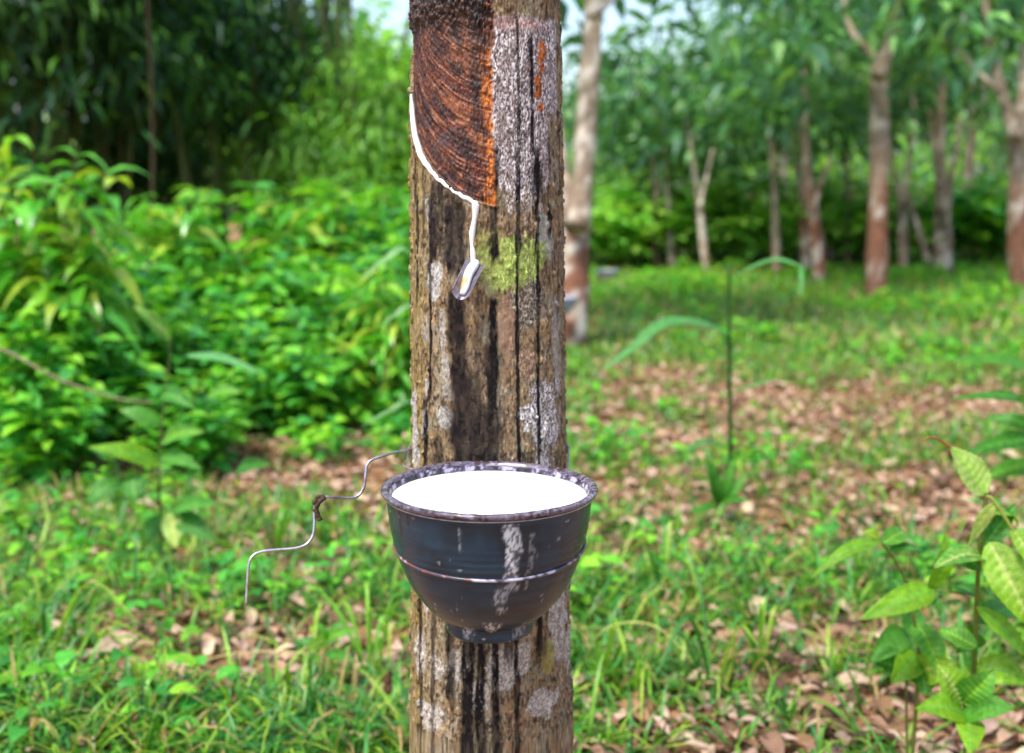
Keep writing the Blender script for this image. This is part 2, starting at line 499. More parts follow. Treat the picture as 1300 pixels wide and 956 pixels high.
# back and flanks of the trunk: scattered grey lichen
bk = sstep(.54, .6, fbm(sx * 4, cy_ * 4, ZZ * 30, 111, 5)) * sstep(80, 110, np.abs(TH))
lichen(bk, lin(118, 112, 98), lin(164, 158, 146))
# dark latex-stain streaks: px, y0, y1, width, strength, wobble
streaks = [(535, 250, 372, 3.2, .95, 4), (533, 180, 262, 4, .85, 3), (544, 200, 330, 2.5, .6, 6), (551, 250, 520, 3.2, .9, 10), (546, 510, 600, 5, .9, 6), (558, 232, 330, 6, .85, 5),
           (567, 225, 320, 5, .8, 4), (576, 262, 345, 7, .9, 5), (590, 262, 345, 8, .75, 4), (584, 225, 260, 16, .7, 6),
           (586, 372, 432, 11, .97, 5), (588, 425, 500, 9, .93, 5), (592, 480, 600, 13, .95, 8), (607, 490, 600, 9, .7, 8), (621, 520, 600, 7, .75, 6),
           (631, 190, 332, 5.5, .93, 3), (629, 380, 470, 5, .9, 3), (626, 440, 600, 7, .9, 5), (636, 540, 600, 4, .6, 4), (612, 380, 600, 5, .4, 8),
           (662, 22, 190, 2.2, .8, 3), (661, 190, 330, 2.6, .9, 2), (658.5, 300, 600, 2.4, .95, 2), (679, 44, 190, 3, .9, 3), (684, 190, 330, 3.6, .93, 3), (684, 330, 600, 2.4, .9, 3),
           (684, 205, 250, 8, .85, 4), (699, 262, 296, 3, .95, 3), (700, 170, 210, 2.5, .7, 4), (562, 560, 600, 6, .7, 5),
           (540, 740, 1000, 3.5, .85, 6), (556, 760, 1000, 3, .7, 5), (577, 790, 900, 5, .8, 5), (597, 800, 1000, 7, .97, 4), (612, 805, 1000, 6, .9, 4), (629, 805, 1000, 4, .9, 4),
           (645, 800, 840, 5, .7, 4), (652, 800, 1000, 3, .85, 3), (680, 750, 830, 5, .85, 5), (683, 815, 850, 9, .6, 4), (710, 330, 420, 2.2, .6, 3), (713, 150, 250, 2.5, .6, 3)]
for i, (px, y0, y1, wd, k, wob) in enumerate(streaks):
    cu = ua(px) + (fbm(0 * ZZ + i * 3.7, 0 * ZZ, ZZ * 9, 200 + i, 3) - .5) * wob * 1.6
    ww = wd * (.95 + .75 * noise(0 * ZZ + i, 0 * ZZ, ZZ * 26, 300 + i)) * .93
    d = np.abs(U - cu) + (fine - .5) * 3.2
    mk = (1 - sstep(ww * .55, ww * 1.15, d)) * sstep(y0 - 8, y0 + 4, yy) * (1 - sstep(y1 - 8, y1 + 8, yy + (noise(sx * 30, cy_ * 30, 0 * ZZ, i) - .5) * 20))
    mixc(np.clip(mk * k * (.86 + .3 * sstep(.35, .6, vert)) * (1 - .3 * sstep(.6, .7, vert2)), 0, 1), lin(17, 13, 14))
# dark halo of old latex around the run-off
mixc(patch(596, 545, 40, 66, 0, 131, .35, .9) * .6 * sstep(.36, .56, mott), lin(44, 34, 30))
mixc(patch(590, 420, 16, 70, 0, 133, .35, .9) * .5 * sstep(.36, .56, mott), lin(48, 36, 30))
mixc(patch(575, 280, 34, 50, 0, 135, .35, .9) * .55 * sstep(.36, .56, mott), lin(44, 36, 36))
# random thin streaks elsewhere round the trunk
rs = sstep(.7, .76, fbm(sx * 13, cy_ * 13, ZZ * 1.2, 141, 2)) * sstep(60, 95, np.abs(TH))
mixc(rs * .8, lin(34, 28, 24))

# relief
disp = (vert - .5) * .0009 + (mott - .5) * .0020 + (vert2 - .5) * .0010 + (horiz - .5) * .0008 + (fine - .5) * .0010 + warp * .004
disp += top * .0006 * (dots - .3) * 2
disp += gm * .0004
C *= (.86 + .28 * fbm(sx * 60, cy_ * 60, ZZ * 500, 145, 3))[..., None]
lumy = sstep(.68, .78, noise(sx * 16, cy_ * 16, ZZ * 110, 151)) * .0022
disp += lumy * (1 - top)

# tapped panel
edge_px = 631 + (fbm(0 * ZZ, 0 * ZZ, ZZ * 28, 161, 5) - .5) * 20
right_lim = (edge_px - 621) / 97 * 57.3
left_lim = -150
g_ = ZZ - zcut(TH)               # height above the cut
inside = sstep(-.0006, .0008, g_) * (1 - sstep(right_lim - 1.5, right_lim + 1.0, TH)) * sstep(left_lim - 3, left_lim, TH) * (1 - sstep(1.42, 1.45, ZZ))
gq = g_ + warp * .006
gl = fbm(gq * 400, TH * .05, 0 * ZZ, 171, 4)
gl2 = fbm(gq * 130, TH * .09, 0 * ZZ, 173, 4)
PC = np.ones_like(C) * lin(84, 42, 30)
def mp_(mask, col):
    global PC
    PC = PC * (1 - mask[..., None]) + np.asarray(col) * mask[..., None]
mp_(sstep(.46, .6, gl), lin(124, 70, 44))
mp_(sstep(.56, .68, gl2), lin(62, 28, 20))
mp_(sstep(.58, .7, gl), lin(160, 108, 76))
old = sstep(.10, .30, g_ + warp * .05)
mp_(sstep(.52, .66, fbm(gq * 42, TH * .02, 0 * ZZ, 174, 2)) * .5, lin(142, 88, 58))
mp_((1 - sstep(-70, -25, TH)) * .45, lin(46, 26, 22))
mp_(old * .72, lin(58, 30, 24))
mp_(old * sstep(.58, .72, gl) * .7, lin(158, 86, 46))
mp_(sstep(.50, .60, fbm(gq * 90, TH * .16, ZZ * 8, 175, 5)) * .8, lin(40, 23, 22))
mp_(sstep(.52, .6, fbm(sx * 50, cy_ * 50, ZZ * 110, 176, 4)) * .25, lin(34, 20, 20))
mp_(patch(566, 178, 26, 7, -38, 177, .4, .5) * .6, lin(66, 52, 56))
mp_(patch(594, 185, 15, 11, 20, 179, .3, .5) * .85, lin(38, 28, 30))
mp_(patch(612, 60, 10, 90, 0, 181, .4, .5) * .6, lin(30, 20, 20))
mp_(sstep(30, 6, yy + warp2 * 30) * .0 + (1 - sstep(20, 62, yy + warp2 * 60 + (fine - .5) * 60)) * .85, lin(34, 26, 24))
fr = sstep(right_lim - 9.5, right_lim - 4, TH + (fine - .5) * 6 + warp2 * 10)
mp_(fr * (1 - sstep(205, 240, yy) * 0) * sstep(55, 90, yy + warp2 * 40) * sstep(.42, .54, mott + .06), lin(186, 108, 38))
mp_(fr * sstep(.52, .62, fine), lin(92, 46, 24))
mp_((sstep(.64, .74, fine)) * .3, lin(150, 92, 60))
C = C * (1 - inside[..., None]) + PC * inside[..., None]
rough_edge = np.exp(-((TH - right_lim) / 3.0) ** 2) * sstep(-.02, .0, g_) * (ZZ < 1.45)
disp = disp * (1 - inside) + inside * (-.0052 + (gl - .5) * .0019 + (gl2 - .5) * .0026 + (fine - .5) * .003 + (fbm(sx * 50, cy_ * 50, ZZ * 110, 176, 4) - .5) * .003 + old * (mott - .5) * .004)
disp += rough_edge * (.0022 * (mott * 2 - .4))
topcrust = inside * (1 - sstep(12, 34, yy + warp2 * 40)) * .006 * (fine + mott - .4)
disp += topcrust
# latex gutter under the cut
gut = np.exp(-((g_ + .0035) / .0028) ** 2) * (TH < right_lim) * (TH > left_lim)
disp -= gut * .002
Rf = Rr + disp
ax, ay = t_axis(ZZ)
V = np.stack([ax + Rf * sx, ay - Rf * cy_, ZZ], -1).reshape(-1, 3)
Fq = grid_faces(len(z_r), len(th_c), True)
Cf = np.clip(C, 0.004, 1).reshape(-1, 3)
ins = inside.reshape(-1)[Fq].mean(1) > .5
def submesh(name, mask):
    f = Fq[mask]; u, inv = np.unique(f.ravel(), return_inverse=True)
    return fast_mesh(name, V[u], inv.reshape(-1, 4), Cf[u])
tree = empty('rubber_tree', (0, 0, 0), 0,
             'thick mottled rubber tree trunk in front with reddish tapped panel, carrying the latex bowl', 'tree', 'rubber trees')
# limbs above the picture, part of the trunk
trunk_o = obj('trunk', submesh('trunk', ~ins), M_BARK, tree)
obj('tapping_panel', submesh('tapping_panel', ins), M_PANEL, tree)['label'] = 'reddish brown shaved bark panel with fine slanting grooves'

def surf(thd, z, out=0.0):
    a = np.radians(thd); r = t_rad(z) + out
    ax_, ay_ = t_axis(z)
    return np.array([ax_ + r * np.sin(a), ay_ - r * np.cos(a), z])

# latex running along the cut, then down to the spout
th_l = np.linspace(-81, -5.5, 130)
pts, ww = [], []
for k, a in enumerate(th_l):
    z = float(zcut(a)) - .0030 + .0006 * math.sin(a * .9)
    pts.append(surf(a, z, -.0012)); ww.append((.35 + .65 * min(1, k / 14)) * .0001 + (.4 + .6 * min(1, k / 22)) * .0019 + .0011 * float(noise(a * .12, 0, 0, 5)) + .0010 * math.exp(-((a + 66) / 14) ** 2) - .0006 * math.exp(-((a + 25) / 10) ** 2))
sp0 = at(605, 341, 1.300)
for k, t_ in enumerate(np.linspace(0, 1, 60)[1:]):
    py = 257 + t_ * 84
    px = 609.5 - 2.5 * sstep(0, .5, t_) - 1.8 * t_ + 0.9 * math.sin(t_ * 9)
    z = z_of(py)
    pts.append(surf(float(th_of(px)), z, .0002)); ww.append(.0034 - .0008 * t_ + .0004 * math.sin(t_ * 17) + .0006 * math.exp(-((t_ - .05) / .06) ** 2))
o = obj('latex_stream', None, None, tree) if False else None
v, f, c = tube(catmull(pts[::2], 2), np.interp(np.linspace(0, 1, len(catmull(pts[::2], 2))), np.linspace(0, 1, len(ww)), ww), 12)
obj('latex_stream', fast_mesh('latex_stream', v, f), M_LATEX, tree)['label'] = 'white latex running down the slanting cut'
# small drops beside the stream
for (px, py, r_) in ((616.5, 275, .0017), (617, 279, .0012), (640, 262, .0007)):
    pass

# metal spout
s0, s1 = at(604, 336, 1.309), at(583.5, 377, 1.272)
ax_v = unit(s1 - s0); side = unit(np.cross(ax_v, np.array([0, -1, .55]))); nrm = np.cross(side, ax_v)
if nrm[1] > 0: nrm = -nrm
rowsV = []
L_ = np.linalg.norm(s1 - s0)
for layer, rr_ in ((0, .0114), (1, .0106)):
    for i_, t_ in enumerate(np.linspace(0, 1, 14)):
        for j_, a in enumerate(np.linspace(-1.12, 1.12, 15)):
            tip = .0045 * (1 - abs(a) / 1.12) if t_ > .98 else 0
            rj = rr_ * (1.08 - .1 * t_)
            rowsV.append(s0 + ax_v * (t_ * L_ + tip) + side * math.sin(a) * rj + nrm * (rj * (1 - math.cos(a)) * 1.0))
rowsV = np.array(rowsV)
f1 = grid_faces(14, 15); f2 = f1[:, ::-1] + 14 * 15
def ring_edge(idx):
    idx = np.array(idx); return np.stack([idx[:-1], idx[1:], idx[1:] + 210, idx[:-1] + 210], -1)
ed = np.concatenate([ring_edge(range(0, 15)), ring_edge(range(195, 210)), ring_edge(range(0, 210, 15)), ring_edge(range(14, 210, 15))])
cs = np.broadcast_to(lin(128, 122, 134), rowsV.shape) * (.7 + .6 * noise(rowsV[:, 0] * 300, rowsV[:, 1] * 300, rowsV[:, 2] * 300, 3))[:, None]
spout = obj('spout', fast_mesh('spout', rowsV, np.concatenate([f1, f2, ed]), cs), M_SPOUT, tree)
spout['label'] = 'small grey metal gutter driven into the bark'
lp = [s0 + ax_v * L_ * t_ + nrm * .0026 + side * (.0018 * math.sin(t_ * 5)) for t_ in np.linspace(-.04, .95, 16)]
v, f, c = tube(lp, np.interp(np.linspace(0, 1, 16), [0, .15, .5, .8, 1], [.0036, .0058, .0052, .0050, .0030]), 10)
cl = np.broadcast_to(np.array([.82, .82, .8]), v.shape).copy()
tt = ((v - s0) @ ax_v) / L_
br = sstep(.42, .6, tt) * (1 - sstep(.86, .96, tt)) * sstep(-.001, .001, ((v - s0) @ side) + .0015)
cl = cl * (1 - br[:, None]) + lin(190, 148, 96) * br[:, None]
M_LATEX2 = attr_material('latex_dried', .35, .5, 150, .9, 1.05, .1, 200, .0005)
obj('latex_puddle', fast_mesh('latex_puddle', v, f, cl), M_LATEX2, spout)

# ------------------------------------------------------------------ bowl
bowl_c = at(621.5, 620, 1.196)
BX, BY, RIMZ = bowl_c[0], bowl_c[1], bowl_c[2]
RIMZ += .003
FOOTZ = RIMZ - .1540
H = .154
prof_out = [(.003, .008), (.036, .007), (.041, .002), (.0430, 0), (.0455, .001), (.0464, .006), (.0462, .011), (.0475, .014), (.056, .0195), (.067, .030), (.0775, .044),
            (.0865, .060), (.0930, .076), (.0968, .0875), (.0990, .0950), (.1012, .105), (.1036, .118), (.1054, .133), (.1064, .142), (.1068, .1465)]
prof_in = [(.1092, .1478), (.1114, .1492), (.1124, .1514), (.1118, .1534), (.1092, .1543), (.1062, .1538), (.1044, .1520), (.1030, .1495), (.1012, .141), (.0985, .121), (.093, .095), (.08, .062), (.06, .038), (.03, .026), (.003, .024)]
def dens(pr, n=4):
    pr = np.array(pr); out_ = []
    for i in range(len(pr) - 1):
        for t_ in np.linspace(0, 1, n, endpoint=False): out_.append(pr[i] * (1 - t_) + pr[i + 1] * t_)
    out_.append(pr[-1]); return np.array(out_)
po = catmull(prof_out, 5); po[:, 0] = np.maximum(po[:, 0], .002)
# fine turned ridges on the wall
po[:, 0] += .00035 * np.sin(po[:, 1] * 900) * sstep(.02, .05, po[:, 1]) * (1 - sstep(.116, .136, po[:, 1]))
pi_ = catmull(prof_in, 5); pi_[:, 0] = np.maximum(pi_[:, 0], .002)
prof = np.vstack([po, pi_])
V2, F2 = lathe(prof, 360, wob=.010)
ang = np.arctan2(V2[:, 1], V2[:, 0])
rad_ = np.hypot(V2[:, 0], V2[:, 1])
# rim a little wavy
rimw = sstep(.131, .151, V2[:, 2])
V2[:, 2] += rimw * (noise(np.cos(ang) * 2.2, np.sin(ang) * 2.2, 0 * ang, 9) - .5) * .0022 + rimw * (fbm(V2[:, 0] * 260, V2[:, 1] * 260, V2[:, 2] * 200, 11, 3) - .5) * .0009
cx_, sy_ = V2[:, 0], V2[:, 1]
is_out = np.arange(len(V2)) < len(po) * 360
CB = np.ones((len(V2), 3)) * lin(24, 48, 64)
def mb(mask, col):
    global CB
    CB = CB * (1 - mask[:, None]) + np.asarray(col) * mask[:, None]
n_a = fbm(cx_ * 30, sy_ * 30, V2[:, 2] * 20, 21, 4)
mb(sstep(.45, .65, n_a) * .6, lin(16, 30, 38))
mb(sstep(.50, .7, fbm(cx_ * 18, sy_ * 18, V2[:, 2] * 160, 22, 4)) * .35, lin(40, 68, 86))
crust = fbm(cx_ * 190, sy_ * 190, V2[:, 2] * 190, 23, 4)
rimm = sstep(.1455, .1490, V2[:, 2] + (crust - .5) * .004)
mb(rimm, lin(92, 84, 96)); mb(rimm * sstep(.48, .6, crust), lin(58, 44, 48)); mb(rimm * sstep(.56, .66, fbm(cx_ * 260, sy_ * 260, V2[:, 2] * 300, 24, 3)), lin(122, 114, 130) )
inn = (~is_out) & (rad_ < .1035)
mb(inn * 1.0, lin(70, 62, 78)); mb(inn * sstep(.5, .62, crust) * 1., lin(168, 160, 184)); mb(inn * (1 - sstep(.36, .46, crust)) * 1., lin(40, 34, 40))
# white dried latex runs on the front wall
front = np.degrees(np.arctan2(cx_, -sy_))    # 0 faces the viewer
zn = V2[:, 2] - .011
tex = fbm(cx_ * 160, sy_ * 160, zn * 70, 25, 4); tex2 = fbm(cx_ * 420, sy_ * 420, zn * 260, 26, 3)
def run(a0, w0, z0, z1, k, wig=4, sd_=1):
    c0 = a0 + (fbm(zn * 40 + sd_, 0 * zn, 0 * zn, sd_, 3) - .5) * wig
    d = np.abs(front - c0) / w0
    mk = (1 - sstep(.55, 1.15, d + (tex - .5) * 1.6)) * sstep(z0, z0 + .006, zn) * (1 - sstep(z1 - .004, z1, zn)) * is_out
    mb(mk * k * (.10 + .9 * sstep(.46, .56, tex2)), lin(196, 200, 206))
run(14, 3.8, .082, .134, .75, 5, 3); run(13, 3.6, .058, .094, .55, 6, 4); run(9, 4, .03, .070, .5, 6, 5); run(12, 3.2, .07, .134, .95, 3, 6); run(3, 7, .0, .022, .8, 6, 7)
run(-28, 9, -.01, .012, .5, 8, 10); run(-14, 1.0, .100, .130, .35, 2, 8); run(24, 2, .06, .125, .25, 4, 9)
run(40, 10, -.01, .016, .3, 8, 12)
# dark runs below the rim at left
for a0, z0, wd in ((-56, .108, 2.2), (-68, .10, 1.6), (-62, .112, 1.3), (-48, .118, 1.2)):
    mk = (1 - sstep(.5, 1.1, np.abs(front - a0) / wd)) * sstep(z0, z0 + .003, zn) * is_out * (zn < .136)
    mb(mk * .8, lin(26, 22, 26))
# white specks
sp_ = sstep(.86, .92, noise(cx_ * 190, sy_ * 190, zn * 190, 29)) * is_out * (zn < .132)
mb(sp_ * sstep(.5, .6, fbm(cx_ * 14, sy_ * 14, zn * 14, 30, 2)) * .8, lin(150, 156, 164))
bowl = empty('latex_bowl', (BX, BY, FOOTZ), 0, 'dark slate grey latex bowl full to its crusted rim, held against the front trunk', 'bowl')
obj('bowl_body', fast_mesh('bowl_body', V2, F2, np.clip(CB, .004, 1)), M_BOWL, bowl)
a = np.linspace(0, 2 * np.pi, 200)
ringp = []
for k in a:
    zr = .0945 + .0100 * math.sin(k) + .0006 * math.sin(3 * k + 1)
    rr0 = float(np.interp(zr, po[60:, 1], po[60:, 0])) + .0006
    ringp.append((rr0 * math.cos(k), rr0 * math.sin(k), zr))
v, f, c = tube(ringp, .0017, 8, caps=False)
cn = fbm(v[:, 0] * 160, v[:, 1] * 160, v[:, 2] * 160, 33, 3)
rc = lin(70, 66, 78) * (1 - sstep(.45, .55, cn)[:, None]) + lin(112, 62, 50) * sstep(.45, .55, cn)[:, None]
fr_ = np.degrees(np.arctan2(v[:, 0], -v[:, 1]))
wm = ((np.abs(fr_ - 18) < 26) * sstep(.40, .52, cn) + sstep(.6, .68, cn) * .7).clip(0, 1)
rc = rc * (1 - wm[:, None]) + lin(176, 172, 190) * wm[:, None]
obj('rib', fast_mesh('rib', v, f, rc), M_BOWL, bowl)['label'] = 'thin rust-stained rib round the middle of the bowl'
# liquid
n_r, n_t = 40, 160
rr_ = np.linspace(.0005, .1018, n_r)
lp_prof = [(r_, -.0006 * (1 - (r_ / .1018) ** 6)) for r_ in rr_] + [(.1008, -.004), (.098, -.012), (.0005, -.013)]
v, f = lathe(lp_prof, n_t)
v[:, 2] += (noise(v[:, 0] * 40, v[:, 1] * 40, 0 * v[:, 0], 77) - .5) * .0003
lo = obj('liquid_latex', fast_mesh('liquid_latex', v, f), M_LATEX)
lo.location = (BX, BY, RIMZ - .0095)
tag(lo, 'pool of milky white liquid latex filling the dark bowl', 'latex')

# ------------------------------------------------------------------ wire holder
hz = float(at(521, 571, 1.385)[2])
holder = empty('wire_holder', (TX, TY, hz), 0, 'thin grey bent wire looped round the trunk, its zigzag end sticking out left', 'wire')
hz = float(at(521, 571, 1.385)[2])
hl = np.array([TX, TY, hz])
def loc(p): return np.asarray(p) - hl
def wire_col(v):
    n_ = fbm(v[:, 0] * 120, v[:, 1] * 120, v[:, 2] * 120, 81, 3)
    return lin(176, 172, 180) * (1 - sstep(.58, .7, n_)[:, None] * .5) + lin(104, 80, 70) * (sstep(.58, .7, n_)[:, None] * .5)
arc = [loc(surf(a_, hz + .002 * math.sin(math.radians(a_) * 2), .0045)) for a_ in np.arange(98, 262, 8)]
arc = [p for p in arc]
tail_px = [(521, 571, 1.375), (508, 573, 1.365), (492, 577, 1.35), (474, 583, 1.34), (466, 590, 1.335), (464, 604, 1.33), (462, 618, 1.325), (455, 629, 1.32), (443, 632.5, 1.315),
           (425, 631.5, 1.305), (411, 631, 1.30), (402, 636, 1.30), (399, 648, 1.30), (399, 665, 1.295), (397, 680, 1.29), (389, 691, 1.285), (375, 696, 1.28), (352, 698, 1.275),
           (334, 700, 1.27), (322, 705, 1.265), (316, 716, 1.26), (314, 740, 1.255), (312.5, 768, 1.25)]
tail = [loc(at(*q)) for q in tail_px]
pp = catmull(tail, 6)
v, f, c = tube(pp, .00165, 10); obj('zigzag_tail', fast_mesh('zigzag_tail', v, f, wire_col(v)), M_WIRE, holder)
v, f, c = tube(catmull([loc(at(521, 571, 1.375))] + [loc(surf(a_, hz, .0035)) for a_ in range(-86, -272, -8)] , 3), .0014, 8)
obj('trunk_loop', fast_mesh('trunk_loop', v, f, wire_col(v)), M_WIRE, holder)
# arms from the trunk loop to the cradle ring under the rim
ring_r, ring_z = .1079, RIMZ - .0078
ring = [loc((BX + ring_r * math.sin(k), BY - ring_r * math.cos(k), ring_z)) for k in np.linspace(-math.radians(160), math.radians(160), 90)]
v, f, c = tube(ring, .0007, 8); obj('cradle_ring', fast_mesh('cradle_ring', v, f, wire_col(v)), M_WIRE, holder)
for pts_ in ([surf(-88, hz, .003), at(517, 585, 1.35), at(513, 592, 1.31), (BX + ring_r * math.sin(math.radians(-140)), BY - ring_r * math.cos(math.radians(-140)), ring_z)],
             [surf(88, hz - .002, .003), at(722, 588, 1.36), at(718, 598, 1.32), (BX + ring_r * math.sin(math.radians(140)), BY - ring_r * math.cos(math.radians(140)), ring_z)]):
    v, f, c = tube(catmull([loc(q) for q in pts_], 6), .0012, 8)
    obj('arm', fast_mesh('arm', v, f, wire_col(v)), M_WIRE, holder)
# rag of dried latex knotted on the wire
kp = catmull([loc(at(*q)) for q in ((398, 640, 1.297), (404, 631, 1.298), (411, 632, 1.299), (405, 637, 1.296), (402, 645, 1.296), (404, 655, 1.297), (406, 660, 1.297), (402, 652, 1.299), (399, 646, 1.30))], 6)
v, f, c = tube(kp, .0016 + .0016 * noise(np.arange(len(kp)) * .5, 0, 0, 4), 8, lin(70, 58, 44))
v += (RNG.random(v.shape) - .5) * .0012
obj('knot', fast_mesh('knot', v, f, np.broadcast_to(lin(72, 60, 46), v.shape) * (.5 + RNG.random((len(v), 1)))), M_TWIG, holder)['label'] = 'dark shred of dried latex knotted round the bend'

# ------------------------------------------------------------------ far rubber trees
def wood_col(v, pale=.5, sd_=0, rusty=0.0, split=None):
    n1_ = fbm(v[:, 0] * 9, v[:, 1] * 9, v[:, 2] * 5, 401 + sd_, 4)
    n2_ = fbm(v[:, 0] * 16, v[:, 1] * 16, v[:, 2] * 12, 411 + sd_, 3)
    c_ = lin(126, 112, 94) * np.ones_like(v)
    c_ = c_ * (1 - sstep(.5, .62, n1_)[:, None]) + lin(152, 136, 116) * sstep(.5, .62, n1_)[:, None]
    if rusty:
        k = np.minimum(1, rusty) * (sstep(1.1, .4, v[:, 2] + n1_ * .8) if split is None else (1 - sstep(split - .45, split + .35, v[:, 2] + (n1_ - .5) * .7)))
        c_ = c_ * (1 - k[:, None]) + lin(122, 78, 58) * k[:, None]
    m_2 = sstep(.62 - .16 * pale, .68 - .16 * pale, n2_) * (.55 + .45 * pale)
    return c_ * (1 - m_2[:, None]) + lin(196, 186, 172) * m_2[:, None]

def limb(pts_, radii, n=6, seg=12, **kw):
    P_ = catmull(pts_, n)
    r_ = np.interp(np.linspace(0, 1, len(P_)), np.linspace(0, 1, len(radii)), radii)
    r_ = r_ * (.92 + .16 * noise(P_[:, 2] * 5, P_[:, 0] * 5, 0, 3))
    return tube(P_, r_, seg, cfun=lambda v: wood_col(v, **kw))

def crown_mesh(name, n_clump, per, spread, size, cols, flat=.6, seed=1, tmpl=T_KITE, hang=.12, aspect=.48, clump_r=.34, zlow=-1.0):
    r0 = np.random.default_rng(seed)
    cen = r0.normal(size=(n_clump, 3)); cen = cen / np.linalg.norm(cen, axis=1)[:, None] * (r0.random((n_clump, 1)) ** .45)
    cen[:, 2] = np.maximum(cen[:, 2], zlow)
    cen = cen * np.array(spread)
    n_ = n_clump * per
    ci = np.repeat(np.arange(n_clump), per)
    off = r0.normal(size=(n_, 3)) * clump_r * np.array([1, 1, flat])
    P_ = cen[ci] + off
    D_ = unit(off * np.array([1, 1, .5]) + r0.normal(size=(n_, 3)) * .35 + np.array([0, 0, -hang]))
    N_ = unit(r0.normal(size=(n_, 3)) * .45 + np.array([0, 0, 1.0]))
    cc = np.array(cols)[r0.integers(0, len(cols), n_)]
    shade_ = (.6 + .9 * r0.random(n_clump) ** 1.6)[ci] * (.8 + .4 * r0.random(n_))
    L_ = size * (.7 + .6 * r0.random(n_))
    v, f, c = leaves(tmpl, P_, D_, N_, L_, L_ * aspect, .15 + .2 * r0.random(n_), cc * shade_[:, None])
    return fast_mesh(name, v, f, c)

G_R = [lin(102, 158, 100), lin(88, 144, 108), lin(120, 170, 92), lin(78, 132, 96)]
G_BR = [lin(136, 188, 56), lin(156, 198, 62), lin(116, 176, 56)]
crown_A = [crown_mesh('rubber_crown_mesh', 46, 26, (1.7, 1.5, 1.15), .21, G_R, seed=s) for s in (3, 4, 5)]
crown_B = [crown_mesh('rubber_crown_dense', 70, 20, (2.0, 1.7, 1.5), .22, G_R, seed=s) for s in (6, 7)]

def rubber_tree(label, base, limbs, crown_list, group='rubber trees', pale=.5, rusty=.3, split=None, sd_=0):
    """limbs: list of (points, radii) in world coordinates; crown_list: (mesh, centre, scale, rot)"""
    b0 = np.array(base, float)
    t_ = empty('rubber_tree', b0, 0, label, 'tree', group)
    parts = []
    for pts_, rad in limbs:
        v, f, c = limb([np.array(q) - b0 for q in pts_], rad, pale=pale, rusty=rusty, split=split, sd_=sd_)
        parts.append((v, f, c))
    v, f, c = join(parts)
    obj('trunk', fast_mesh('trunk', v, f, np.clip(c, 0, 1)), M_TRUNK, t_)
    for me, cen, sc, rz in crown_list:
        o_ = obj('crown', me, M_CROWN, t_)
        o_.location = np.array(cen) - b0; o_.scale = (sc, sc, sc) if not isinstance(sc, tuple) else sc; o_.rotation_euler = (0, 0, rz)
    return t_

def gz(p):
    p = np.array(p, float); p[2] = float(hfun(p[0], p[1])) - .03; return p

def px_tree(label, Y, stems, crowns, r_px, **kw):
    """stems: lists of (px, py) with first the base"""
    limbs_ = []
    base = None
    for st, rr_ in stems:
        pts_ = [at(x, y, Y + (i * .12 if i else 0)) for i, (x, y) in enumerate(st)]
        if base is None:
            base = gz(pts_[0]); pts_[0] = base
        limbs_.append((pts_, [q / F_PX * Y for q in rr_]))
    cl_ = [(me, at(x, y, Y + dy), sc, rz) for me, x, y, dy, sc, rz in crowns]
    return rubber_tree(label, base, limbs_, cl_, **kw)

cA, cB = crown_A, crown_B
px_tree('pale-spotted rubber tree forking low, half hidden behind the big front trunk', 7.4,
        [([(722, 440), (726, 380), (728, 320), (733, 262)], [25, 22, 21, 20]),
         ([(731, 290), (738, 240), (743, 180), (747, 110), (752, 40), (752, -30), (740, -130), (745, -260)], [18, 14.5, 14, 13.5, 13, 11, 8, 5]),
         ([(731, 290), (722, 255), (714, 220), (706, 160), (690, 60), (670, -60), (650, -180)], [14, 11, 10, 9, 8, 6, 4]),
         ([(752, 20), (770, 2), (795, -20), (840, -70)], [9, 7, 6, 4])],
        [(cA[0], 790, -150, 1.2, 1.0, .4)], 20, pale=.8, rusty=1.0, split=.85, sd_=1)
px_tree('brown rubber tree with Y-fork high up, nearest of the grove right of centre', 10.5,
        [([(1112, 378), (1114, 300), (1116, 220), (1116, 150), (1115, 88)], [15, 13, 12.5, 12, 13]),
         ([(1115, 98), (1108, 70), (1090, 52), (1075, 20), (1062, -60)], [9, 6, 5, 4, 3]),
         ([(1115, 98), (1126, 66), (1134, 30), (1138, -20), (1140, -90)], [10, 8, 6.5, 6, 4])],
        [(cA[1], 1100, -40, .8, .9, 1.1)], 13, pale=.25, rusty=.9, split=1.2, sd_=2)
px_tree('rubber tree at the right edge with two pale slanting limbs', 11.0,
        [([(1296, 360), (1292, 290), (1293, 220), (1290, 160)], [14, 13, 12.5, 12]),
         ([(1290, 175), (1276, 130), (1262, 80), (1252, 20), (1246, -60)], [9.5, 7.5, 6.5, 6, 4]),
         ([(1290, 175), (1300, 120), (1304, 60), (1312, -20)], [10, 9, 8, 6]),
         ([(1272, 118), (1240, 90), (1205, 48)], [4.5, 3.5, 2.5])],
        [(cA[2], 1300, -30, 1.0, .9, 2.1)], 13, pale=.35, rusty=.8, split=1.1, sd_=3)
px_tree('grey rubber tree dividing into several upright stems left of the right edge tree', 13.5,
        [([(1197, 342), (1197, 300), (1194, 262)], [13, 11, 9]),
         ([(1194, 270), (1193, 200), (1194, 120), (1198, 50), (1204, -20)], [8, 6.5, 6, 5, 4]),
         ([(1199, 290), (1206, 230), (1214, 190), (1219, 150)], [6, 4.5, 4, 3]),
         ([(1194, 240), (1186, 190), (1180, 140)], [4, 3, 2])],
        [(cA[0], 1195, 20, 1.2, 1.0, .2)], 11, pale=.4, rusty=.3, sd_=4)
